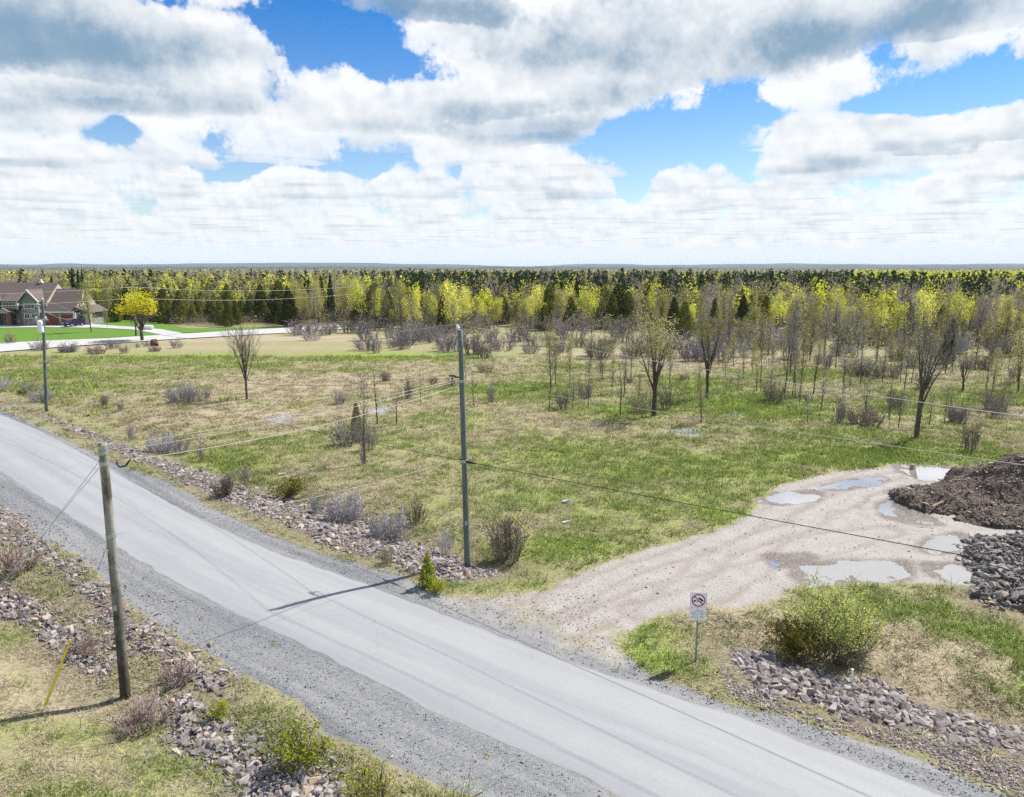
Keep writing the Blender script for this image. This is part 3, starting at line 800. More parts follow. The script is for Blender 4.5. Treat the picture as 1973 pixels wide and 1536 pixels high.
def scatter(poly, n, rs, soft=0.5, patch=0.0):
    p = np.array(poly); lo, hi = p.min(0), p.max(0); out = []
    while sum(len(o) for o in out) < n:
        q = rs.uniform(lo, hi, (4 * n + 100, 2)); d = sdf(poly, q[:, 0], q[:, 1])
        k = (d + (fbm(q[:, 0], q[:, 1], 0.8, 3) - 0.5) * 1.6 > rs.uniform(-0.25, soft, len(q))) & (fbm(q[:, 0] + 7, q[:, 1], 0.45, 3) > patch * rs.uniform(0.3, 1.1, len(q)))
        k &= sdf(ROAD[::4], q[:, 0], q[:, 1]) < -0.15
        out.append(q[k])
        if len(out) > 40: break
    return np.concatenate(out)[:n]


def rock_bank(label, poly, n, s_lo, s_hi, seed, mat, pile=0.12, big=300):
    rs = np.random.RandomState(seed); q = scatter(poly, n, rs, 0.5, 0.38)
    n = len(q)
    s = s_lo * (s_hi / s_lo) ** (rs.rand(n) ** 2.6)
    s *= 0.7 + 0.6 * fbm(q[:, 0] + 40, q[:, 1], 0.5, 2)
    zz = zfast(q[:, 0], q[:, 1]) + rs.uniform(-0.05, 1.0, n) * pile * np.clip(sdf(poly, q[:, 0], q[:, 1]) / 0.6, 0.1, 1) + s * rs.uniform(-.12, .10, n)
    show = s / np.hypot(q[:, 0], q[:, 1]); order = np.argsort(-show)
    inview = np.abs(q[order, 0]) < 0.76 * q[order, 1]
    B = order[inview][:big]
    c = poly[0]; root = thing('rock_bank', label, 'rock bank', (q[:, 0].mean(), q[:, 1].mean(), 0.0), group='banks of broken rock')
    for i in B:
        o = link('rock', rock_me(rs.randint(16), mat), None, root, (q[i, 0] - root.location.x, q[i, 1] - root.location.y, zz[i]))
        o.rotation_euler = (rs.normal(0, 0.35), rs.normal(0, 0.35), rs.uniform(0, 6.28)); o.scale = (s[i], s[i], s[i])
    R = np.setdiff1d(np.arange(n), B)
    if len(R):
        V, F = merged_rocks(np.stack([q[R, 0] - root.location.x, q[R, 1] - root.location.y, zz[R]], 1), s[R], rs)
        tag(link('small_rocks', mesh_np('small_rocks', V, F), mat, root), kind='stuff')
    return root


rock_bank('long band of pinkish broken rock along the far roadside, ending at the tall pole', BAND_U, 12000, 0.09, 0.42, 1, M_ROCK, 0.05)
rock_bank('narrow strip of broken rock edging the near gravel shoulder behind the leaning pole', BAND_L1, 2600, 0.07, 0.36, 2, M_ROCK, 0.04)
rock_bank('band of grey broken rock in the dry grass left of the wooden pole', BAND_L2, 1200, 0.08, 0.42, 3, M_ROCK, 0.05)
rock_bank('pale broken rock running to the bottom edge beside the small yellow-green cedar', BAND_L3, 2300, 0.06, 0.38, 4, M_ROCK, 0.04)
rock_bank('wide bank of pink-grey broken rock below the green bush, right of the sign', BAND_R, 5600, 0.07, 0.44, 5, M_ROCK, 0.05)
rock_bank('heap of dark broken rock and rubble below the soil mound', RUBBLE, 4200, 0.06, 0.45, 6, M_DARKROCK, 0.34)

rs = np.random.RandomState(55)
q = np.concatenate([scatter(SOIL_R, 2600, rs, .3)] + [scatter([tuple(np.array(p_) + rs.normal(0, .5, 2)) for p_ in b_], n_, rs, -.6) for b_, n_ in ((BAND_L1, 900), (BAND_L2, 500), (BAND_L3, 700), (BAND_U, 1800))])
s = rs.uniform(.03, .11, len(q)) * (1 + rs.rand(len(q)) ** 6)
V, F = merged_rocks(np.stack([q[:, 0], q[:, 1], zfast(q[:, 0], q[:, 1]) + .01], 1), s, rs)
tag(link('stones', mesh_np('stones', V, F), M_ROCK), kind='stuff', label='small stones strewn in the bare earth round the rock banks')

# loose stones in the crushed-stone shoulders
rs = np.random.RandomState(9)
q = np.concatenate([scatter(GLO, 6000, rs, 0.2), scatter(GUP, 3500, rs, 0.2), scatter(GRT, 1800, rs, 0.2), scatter(GP((800, 1150), (1000, 1140), (1150, 1150), (1210, 1240), (1330, 1345), (1100, 1300)), 700, rs, 0.3)])
q = q[(np.hypot(q[:, 0], q[:, 1]) < 52) & (sdf(ROAD[::4], q[:, 0], q[:, 1]) < -0.08)]
s = rs.uniform(0.025, 0.06, len(q)) * (1 + rs.rand(len(q)) ** 8)
V, F = merged_rocks(np.stack([q[:, 0], q[:, 1], zfast(q[:, 0], q[:, 1]) + 0.01], 1), s, rs)
tag(link('gravel', mesh_np('gravel', V, F), material('gravel_stones', rock_build((0.12, 0.126, 0.14), (0.18, 0.186, 0.20), (0.27, 0.275, 0.285)))), kind='stuff', label='loose crushed stone lying on the road shoulders')
# clods and stones on the dirt drive
q = scatter(DRIVE, 2200, rs, 0.8); q = q[sdf(ROAD[::4], q[:, 0], q[:, 1]) < -0.3]
s = rs.uniform(0.03, 0.09, len(q)) * (1 + 1.2 * rs.rand(len(q)) ** 10)
V, F = merged_rocks(np.stack([q[:, 0], q[:, 1], zfast(q[:, 0], q[:, 1]) + 0.005], 1), s, rs)
tag(link('clods', mesh_np('clods', V, F), material('clods', rock_build((0.18, 0.14, 0.12), (0.29, 0.24, 0.21), (0.40, 0.36, 0.33)))), kind='stuff', label='small clods and stones strewn on the dirt driveway')

# ------------------------------------------------------------------ grass
rs = np.random.RandomState(21)
N = 370000
u = rs.uniform(-0.99, 0.99, N); Yq = 13.5 * (105 / 13.5) ** (rs.rand(N) ** 0.92); Xq = u * Yq
keep = (rs.rand(N) < np.clip(0.25 + Yq / 60, 0, 1))
g_, d_, so_, lu_, ta_ = (field(a, Xq, Yq) for a in (A_grav, A_dirt, A_soil, A_lush, A_tan))
keep &= (g_ + d_ * 1.2 < rs.uniform(0.05, 0.5, N)) & (so_ * .85 < rs.uniform(0.0, 1.0, N)) & (sdf(ROAD[::4], Xq, Yq) < -0.5)
weed = (g_ > .6) & (rs.rand(N) < .0035) & (sdf(ROAD[::4], Xq, Yq) < -.25) & (Yq < 60)
clump = fbm(Xq, Yq, 1.1, 3)
keep &= clump + 0.25 * lu_ > rs.uniform(0.25, 0.75, N)
keep |= weed; lu_ = np.where(weed, 1.0, lu_)
Xq, Yq, lu_, ta_, clump = (a[keep] for a in (Xq, Yq, lu_, ta_, clump)); n = len(Xq)
print('tufts', n)
greenness = np.clip(lu_ * 1.0 + (fbm(Xq, Yq, 0.16, 3) - 0.5) * 1.6 + (fbm(Xq + 70, Yq, 1.1, 3) - 0.5) * 1.7 - 0.5 * ta_ + 0.36 + rs.normal(0, 0.12, n), 0, 1)
NB = 5
lod = np.clip(np.hypot(Xq, Yq) / 26.0, 1, 3.2)
hgt_t = (0.05 + 0.10 * rs.rand(n) ** 1.5) * (1 + 0.5 * (greenness > 0.6)) * (0.8 + 0.3 * lod)
hgt_t *= np.where(rs.rand(n) < 0.04, 2.4, 1.0)
bx = np.repeat(np.stack([Xq, Yq, zfast(Xq, Yq) - 0.015], 1), NB, 0) + np.concatenate([rs.normal(0, 0.07, (n * NB, 2)) * np.repeat(lod, NB)[:, None], np.zeros((n * NB, 1))], 1)
a = rs.uniform(0, 2 * PI, n * NB); flat = np.repeat(1.15 - 0.55 * greenness, NB) * rs.uniform(0.5, 1.5, n * NB)
Hh = np.repeat(hgt_t, NB) * rs.uniform(0.6, 1.3, n * NB); wd = 0.011 * np.repeat(lod, NB) * rs.uniform(0.7, 1.5, n * NB)
tip = bx + np.stack([np.cos(a) * Hh * flat * 1.5, np.sin(a) * Hh * flat * 1.5, Hh], 1)
sd_ = np.stack([-np.sin(a) * wd, np.cos(a) * wd, np.zeros_like(a)], 1)
V = np.stack([bx - sd_, bx + sd_, tip], 1).reshape(-1, 3)
# last year's straw lying flat
ns_ = 34000; k_ = rs.choice(n, ns_, p=(np.clip(1.3 - greenness, .05, 1) * (Yq < 46)) / (np.clip(1.3 - greenness, .05, 1) * (Yq < 46)).sum())
sx, sy = Xq[k_] + rs.normal(0, .12, ns_), Yq[k_] + rs.normal(0, .12, ns_); sa = rs.uniform(0, 2 * PI, ns_); sl2 = rs.uniform(.10, .34, ns_)
s0 = np.stack([sx, sy, zfast(sx, sy) + rs.uniform(.0, .05, ns_)], 1); s1 = s0 + np.stack([np.cos(sa) * sl2, np.sin(sa) * sl2, rs.uniform(-.01, .06, ns_)], 1)
sw = np.stack([-np.sin(sa), np.cos(sa), np.zeros(ns_)], 1) * rs.uniform(.005, .011, (ns_, 1))
V = np.concatenate([V, np.stack([s0 - sw, s0 + sw, s1], 1).reshape(-1, 3)])
dryc = np.array([0.39, 0.335, 0.22]) * rs.uniform(0.42, 1.25, (n * NB, 1)); lush_ = np.repeat(np.clip(lu_ * 1.4 - .4, 0, 1), NB)[:, None]
grc = (np.array([0.255, 0.295, 0.10]) * (1 - lush_) + np.array([0.235, 0.315, 0.07]) * lush_) * rs.uniform(0.42, 1.3, (n * NB, 1))
gg = np.repeat(greenness, NB)[:, None]; gg = np.clip((gg - 0.35) / 0.3 + rs.normal(0, 0.2, gg.shape), 0, 1)
cc = np.concatenate([np.clip(dryc * (1 - gg) + grc * gg, 0, 1), np.array([.56, .50, .38]) * rs.uniform(.55, 1.15, (ns_, 1))])


def grass_build(t, b):
    c = t.attr('col')['Color']; t.put(b.inputs['Base Color'], c); b.inputs['Roughness'].default_value = 0.9; b.inputs['Specular IOR Level'].default_value = 0.05
    tr = t.new('ShaderNodeBsdfTranslucent'); t.put(tr.inputs[0], c); mx = t.new('ShaderNodeMixShader'); mx.inputs[0].default_value = 0.3
    t.l.new(b.outputs[0], mx.inputs[1]); t.l.new(tr.outputs[0], mx.inputs[2]); t.l.new(mx.outputs[0], t.n['Material Output'].inputs[0])


M_GRASS = material('grass_blades', grass_build)
tag(link('grass', mesh_np('grass', V, np.arange(len(V), dtype=np.int32).reshape(-1, 3), {'col': np.repeat(cc, 3, 0)}), M_GRASS), kind='stuff', label='short grass, part dry and part green, over the open field')


# ------------------------------------------------------------------ how plants branch
def grow_branch(rng, p, d, L, r, lev, spec, segs, tips):
    sp = spec[lev]; n = sp.get('n', 3); pts = [p]; dirs = []; rr = [r]
    for i in range(n):
        w = sp.get('wob', 0.1)
        d = Vector((d.x + rng.gauss(0, w), d.y + rng.gauss(0, w), d.z + rng.gauss(0, w) * 0.6 + sp.get('up', 0.0))).normalized()
        q = pts[-1] + d * (L / n); r1 = max(sp.get('rmin', 0.01), r * (1 - (i + 1) / n * (1 - sp.get('tap', 0.4))))
        segs.append((*pts[-1], *q, rr[-1], r1)); pts.append(q); rr.append(r1); dirs.append(d)
    if lev + 1 < len(spec):
        c = spec[lev + 1]; k = c['k']; k = k if isinstance(k, int) else rng.randint(*k)
        az0 = rng.uniform(0, 6.28)
        for j in range(k):
            t = c.get('st', 0.3) + (c.get('en', 1.0) - c.get('st', 0.3)) * (j + rng.random()) / k
            f = min(t, 0.999) * n; i = int(f); base = pts[i].lerp(pts[i + 1], f - i); dd = dirs[i]
            ang = rng.uniform(*c['ang']); az_ = az0 + j * 2.4 + rng.uniform(-0.5, 0.5)
            ref = Vector((1, 0, 0)) if abs(dd.z) > 0.8 else Vector((0, 0, 1)); a = dd.cross(ref).normalized(); b = dd.cross(a)
            nd = dd * math.cos(ang) + (a * math.cos(az_) + b * math.sin(az_)) * math.sin(ang)
            ll = L * rng.uniform(*c['len']) * (1 - c.get('short', 0.0) * t)
            rad = (rr[i] + (rr[i + 1] - rr[i]) * (f - i)) * c.get('rad', 0.6)
            grow_branch(rng, base, nd, ll, max(rad, c.get('rmin', 0.01)), lev + 1, spec, segs, tips)
    else:
        tips.append(pts[-1]); tips.append(pts[len(pts) // 2])


D2R = PI / 180
A_ = lambda a, b: (a * D2R, b * D2R)
TW = dict(n=2, wob=.18, rmin=.009, tap=.5)
SPEC = {
    'vase': [dict(n=4, wob=.03, tap=.75), dict(k=7, st=.5, ang=A_(10, 27), len=(1.2, 1.75), rad=.55, n=6, wob=.07, up=.05, tap=.25), dict(k=8, st=.2, ang=A_(18, 40), len=(.3, .55), short=.35, rad=.55, n=3, wob=.1, up=.06),
             dict(k=6, st=.2, ang=A_(20, 45), len=(.35, .6), rad=.6, n=2, wob=.12, up=.03, rmin=.013), dict(k=4, st=.2, ang=A_(20, 50), len=(.4, .7), rad=.7, **TW)],
    'leader': [dict(n=9, wob=.035, tap=.12, rmin=.02), dict(k=20, st=.18, ang=A_(20, 44), len=(.20, .40), short=.5, rad=.42, n=4, wob=.1, up=.09, rmin=.014), dict(k=6, st=.25, ang=A_(25, 50), len=(.3, .5), rad=.6, n=2, wob=.14, up=.04, rmin=.011), dict(k=3, st=.2, ang=A_(20, 45), len=(.4, .7), rad=.7, **TW)],
    'fan': [dict(n=4, wob=.025, tap=.8), dict(k=8, st=.6, ang=A_(7, 24), len=(1.35, 1.75), rad=.5, n=7, wob=.045, up=.02, tap=.15, rmin=.015), dict(k=8, st=.3, ang=A_(14, 34), len=(.2, .4), short=.3, rad=.5, n=3, wob=.1, up=.05, rmin=.013),
            dict(k=5, st=.2, ang=A_(18, 42), len=(.4, .65), rad=.65, n=2, wob=.14, up=.02, rmin=.011)],
    'sapling': [dict(n=6, wob=.05, tap=.2, rmin=.02), dict(k=12, st=.3, ang=A_(22, 42), len=(.2, .4), short=.4, rad=.5, n=3, wob=.12, up=.1, rmin=.012), dict(k=4, st=.2, ang=A_(25, 50), len=(.3, .6), rad=.7, **TW)],
}


def tree_parts(kind, seed, H, r, stems=1, lean=0.0, sides=4):
    rng = random.Random(seed); segs, tips = [], []; sp = SPEC[kind]
    for s in range(stems):
        a = s * 2.4 + seed; off = 0.0 if stems == 1 else 0.12
        d = Vector((math.cos(a) * lean, math.sin(a) * lean, 1)).normalized()
        L = H * (0.42 if kind == 'vase' else 0.36 if kind == 'fan' else 0.95)
        grow_branch(rng, Vector((math.cos(a) * off, math.sin(a) * off, -0.1)), d, L, r, 0, sp, segs, tips)
    S = np.array(segs); zmax = S[:, 5].max(); S[:, :6] *= H / zmax; T = np.array([tuple(t) for t in tips]) * H / zmax
    main = S[:, 6] > r * 0.2
    return S, main, T


def shrub_parts(seed, H, W, stems=24, kids=6, twigs=4, stiff=0.06, rm=0.010):
    rng = random.Random(seed); segs, tips = [], []
    sp = [dict(n=4, wob=stiff, up=.05, tap=.4, rmin=rm), dict(k=kids, st=.08, ang=A_(15, 45), len=(.3, .6), short=.3, rad=.65, n=3, wob=.12, up=.06, rmin=rm * .9), dict(k=twigs, st=.1, ang=A_(20, 50), len=(.3, .6), rad=.8, n=2, wob=.16, rmin=rm * .8)]
    for s in range(stems):
        a = rng.uniform(0, 6.28); rr = rng.random() ** 0.5; sl_ = rr * W * 0.5 / H * .9
        grow_branch(rng, Vector((math.cos(a) * rr * W * .30, math.sin(a) * rr * W * .30, -0.05)), Vector((math.cos(a) * sl_, math.sin(a) * sl_, 1)).normalized(), H * rng.uniform(.55, 1.0) * (1 - .3 * rr * rr), 0.022, 0, sp, segs, tips)
    S = np.array(segs); k = H / S[:, 5].max(); S[:, :6] *= k
    return S, np.array([tuple(t) for t in tips]) * k


def cone_points(rs, n, H, R, z0=0.04, power=0.75, lump=0.35, inner=0.35, seed=0):
    t = 1 - (1 - rs.rand(n)) ** 0.6 if False else rs.beta(1.15, 1.7, n)
    a = rs.uniform(0, 2 * PI, n)
    prof = (1 - t) ** power * np.clip(t * 9 + 0.45, 0, 1)
    lum = 1 + lump * (fbm(a * 2.2 + seed * 3.1, t * 9 + seed, 1.0, 2) - 0.5) * 2
    rr = R * prof * lum * (inner + (1 - inner) * rs.rand(n) ** 0.5)
    return np.stack([np.cos(a) * rr, np.sin(a) * rr, (z0 + t * (1 - z0)) * H], 1)


# ------------------------------------------------------------------ bark, twig and leaf materials
M_BARK = bark_mat('grey_brown_bark', (0.055, 0.044, 0.036), (0.115, 0.098, 0.082))
M_TWIG = bark_mat('grey_twigs', (0.15, 0.132, 0.118), (0.25, 0.225, 0.203), 3.0)
M_TWIGP = bark_mat('purple_grey_twigs', (0.17, 0.148, 0.155), (0.27, 0.24, 0.248), 3.0)
M_TWIGB = bark_mat('brown_twigs', (0.145, 0.118, 0.09), (0.245, 0.205, 0.16), 3.0)
M_TWIGPK = bark_mat('reddish_twigs', (0.24, 0.175, 0.16), (0.37, 0.295, 0.27), 3.0)
M_TWIGPALE = bark_mat('silver_twigs', (0.27, 0.255, 0.265), (0.42, 0.40, 0.415), 3.0)
L_CEDAR = leaf_mat('cedar_sprays', [(0.03, 0.045, 0.009), (0.07, 0.09, 0.017), (0.14, 0.15, 0.03), (0.23, 0.215, 0.05)], 0.3)
L_CEDARY = leaf_mat('yellow_cedar_sprays', [(0.12, 0.16, 0.015), (0.28, 0.32, 0.025), (0.46, 0.46, 0.05)], 0.4, 0.15)
L_JUNI = leaf_mat('juniper_sprays', [(0.05, 0.06, 0.012), (0.13, 0.125, 0.02), (0.27, 0.20, 0.035)], 0.25, 0.15)
L_PINE = leaf_mat('dark_pine_needles', [(0.018, 0.032, 0.012), (0.035, 0.055, 0.02), (0.06, 0.08, 0.03)], 0.2)
L_ASPEN = leaf_mat('young_aspen_leaves', [(0.34, 0.40, 0.05), (0.52, 0.57, 0.045), (0.70, 0.72, 0.06), (0.78, 0.76, 0.13), (0.66, 0.58, 0.22)], 0.5, 0.22)
L_OLIVE = leaf_mat('opening_buds', [(0.24, 0.23, 0.075), (0.37, 0.355, 0.115), (0.50, 0.46, 0.18)], 0.45, 0.25)
L_LIME = leaf_mat('pale_green_buds', [(0.42, 0.50, 0.12), (0.58, 0.66, 0.20), (0.70, 0.74, 0.32)], 0.5, 0.15)
L_GOLD = leaf_mat('golden_young_leaves', [(0.44, 0.42, 0.015), (0.60, 0.57, 0.02), (0.72, 0.66, 0.06)], 0.5, 0.12)

# ------------------------------------------------------------------ one model of each kind of plant (meshes shared by the copies)
MODEL = {}


def model(key, H, parts): MODEL[key] = (H, parts)


def mk_tree(key, kind, seed, H, r, twig=M_TWIG, leaf=None, nl=0, ls=0.1, spread=0.35, stems=1, lean=0.0, top=0.0, crown_name=None):
    rs = np.random.RandomState(seed); S, main, T = tree_parts(kind, seed, H, r, stems, lean)
    pr = [('trunk', mesh_np('trunk', *tubes(S[main], 6)), M_BARK), ('branches', mesh_np('branches', *tubes(S[~main], 3)), twig)]
    if nl:
        T = T[T[:, 2] > H * top]; C = T[rs.randint(0, len(T), nl)] + rs.normal(0, spread, (nl, 3))
        pr.append(('crown', mesh_np('crown', *leaves(C, rs.uniform(.7, 1.3, nl) * ls, rs)), leaf))
    model(key, H, pr)


def mk_conifer(key, seed, H, R, n, ls, leaf, power=.75, lump=.35, up=0.8):
    rs = np.random.RandomState(seed); C = cone_points(rs, n, H, R, 0.03, power, lump, 0.4, seed)
    V, F = leaves(C, rs.uniform(.6, 1.3, n) * ls, rs, up, 0.5)
    model(key, H, [('trunk', mesh_np('trunk', *merge([chain([(0, 0, -.1), (0.03, 0, H * .5), (0, 0, H * .96)], [H * .016, H * .010, .01], 6)])), M_BARK), ('crown', mesh_np('crown', V, F), leaf)])


def mk_shrub(key, seed, H, W, twig, leaf=None, nl=0, ls=.05, leaf_from=0.0, **kw):
    rs = np.random.RandomState(seed); S, T = shrub_parts(seed, H, W, **kw)
    pr = [('stems', mesh_np('stems', *tubes(S, 3)), twig)]
    if nl:
        T = T[T[:, 2] > H * leaf_from]; C = T[rs.randint(0, len(T), nl)] + rs.normal(0, ls * 1.2, (nl, 3)); pr.append(('leaves', mesh_np('leaves', *leaves(C, rs.uniform(.7, 1.4, nl) * ls, rs)), leaf))
    model(key, H, pr)


for i in range(3): mk_tree('elm%d' % i, 'fan', 11 + i, 10, .24, M_TWIG, L_OLIVE, 2200, .14, .25, top=.58)
for i in range(2): mk_tree('vasebare%d' % i, 'fan', 31 + i, 10, .22, M_TWIG)
mk_tree('vasemulti', 'fan', 37, 9, .15, M_TWIG, stems=2, lean=.05)
for i in range(4): mk_tree('bare%d' % i, 'leader', 41 + i, 9, .12, (M_TWIG, M_TWIGP, M_TWIGPALE, M_TWIGB)[i])
for i in range(3): mk_tree('bud%d' % i, 'leader', 51 + i, 9, .12, M_TWIG, L_OLIVE, 1100, .15, .28)
for i in range(2): mk_tree('thin%d' % i, 'sapling', 61 + i, 5, .07, M_TWIG)
for i in range(4): mk_tree('aspen%d' % i, 'leader', 71 + i, 9.5, .10, M_TWIGPALE, L_ASPEN, (1500, 1900, 1200, 1700)[i], .22, (.26, .34, .22, .3)[i], top=(.3, .16, .4, .22)[i])
for i in range(2): mk_tree('olive%d' % i, 'leader', 81 + i, 9, .12, M_TWIG, L_OLIVE, 2400, .22, .36, top=.12)
mk_tree('gold', 'vase', 91, 7, .17, M_TWIG, L_GOLD, 3000, .24, .26, top=.58)
for i in range(4): mk_conifer('cedar%d' % i, 101 + i, 8, (2.0, 2.5, 1.7, 2.3)[i], 4200, .36, L_CEDAR, .6, .5)
for i in range(3): mk_conifer('pine%d' % i, 111 + i, 11, (1.9, 1.6, 2.2)[i], 2200, .5, L_PINE, .8, .5, .1)
mk_conifer('young_cedar', 121, 1.6, .40, 620, .15, L_CEDARY, .8, .9, .9)
for i in range(4): mk_shrub('shrub%d' % i, 131 + i, 2.0, (2.0, 1.5, 2.4, 1.7)[i], (M_TWIGP, M_TWIG, M_TWIGP, M_TWIGPALE)[i], stems=(22, 14, 26, 16)[i], kids=6, twigs=4, stiff=.09)
mk_shrub('silver', 141, 1.6, 2.2, M_TWIGPALE, stems=40, kids=6, twigs=5, rm=.008)
mk_shrub('brown', 142, 2.0, 1.5, M_TWIGB, stems=34, kids=6, twigs=3, rm=.009)
mk_shrub('reddish', 143, 1.0, 1.8, M_TWIGPK, stems=40, kids=6, twigs=4, rm=.008)
mk_shrub('upright', 144, 2.6, 1.5, M_TWIGP, stems=15, kids=7, twigs=3, rm=.010)
mk_shrub('budshrub', 145, 2.2, 2.2, M_TWIG, L_OLIVE, 900, .07, stems=26, kids=6, twigs=4)
mk_shrub('limebush', 146, 2.5, 3.0, M_TWIGB, L_LIME, 6600, .062, stems=44, kids=7, twigs=4, rm=.007, leaf_from=.3)
mk_shrub('limeshrub', 147, 1.5, 1.5, M_TWIGB, L_LIME, 500, .05, stems=22, kids=5, twigs=3, rm=.008)
mk_shrub('yellowbush', 148, 1.5, 1.0, M_TWIGB, L_CEDARY, 900, .06, stems=26, kids=5, twigs=3, rm=.007)


def mk_juniper(key, seed, H, W, n, ls, leaf):
    """arching sprays from one root, the needles set along each"""
    rs = np.random.RandomState(seed); nf = max(26, n // 60); C, S = [], []
    for f in range(nf):
        a = rs.uniform(0, 2 * PI); L = rs.uniform(.5, 1.05); rise = rs.uniform(.25, 1.0); t = np.linspace(0, 1, 9)
        rr = t * L * W * .5 * (1.15 - rise * .5); zz = H * (.06 + rise * np.sin(t * PI * .62) * .95); w = np.stack([np.cos(a + .25 * t) * rr, np.sin(a + .25 * t) * rr, zz], 1)
        S.append(np.concatenate([w[:-1], w[1:], np.full((8, 1), .012), np.full((8, 1), .009)], 1))
        k = n // nf; u = rs.uniform(.22, 1, k); p = np.stack([np.interp(u, t, w[:, i]) for i in range(3)], 1)
        C.append(p + rs.normal(0, ls * .75, (k, 3)) * (1.15 - u[:, None] * .7))
    C = np.concatenate(C)
    model(key, H, [('stems', mesh_np('stems', *tubes(np.concatenate(S), 3)), M_TWIGB), ('leaves', mesh_np('leaves', *leaves(C, rs.uniform(.5, 1.2, len(C)) * ls, rs, .5, .35)), leaf)])


mk_juniper('juniper', 151, 1.1, 3.0, 4200, .12, L_JUNI)
mk_juniper('lowcedar', 152, .9, 1.3, 750, .14, L_CEDARY)
mk_juniper('lowjuniper', 153, .8, 2.0, 2200, .12, L_CEDAR)


def plant(key, name, cat, label, x_, y_, H, group=None, rot=0.0, wide=1.0, parts=True):
    mh, pr = MODEL[key]; s = H / mh
    root = thing(name, label, cat, (x_, y_, h1(x_, y_) - 0.03), rot, group, (s * wide, s * wide, s))
    for pn, me, mt in pr: link(pn, me, mt, root)
    return root


def plant_px(key, name, cat, label, px, base, top, group=None, rot=None, wide=1.0):
    X_, Y_ = G(px, base); H = max(0.3, Z_at(top, Y_) - 0.0)
    return plant(key, name, cat, label, X_, Y_, H, group, (px * 0.37) % 6.28 if rot is None else rot, wide)


T_, S_ = ('tree', 'trees standing in the field'), ('shrub', 'leafless shrubs in the field')
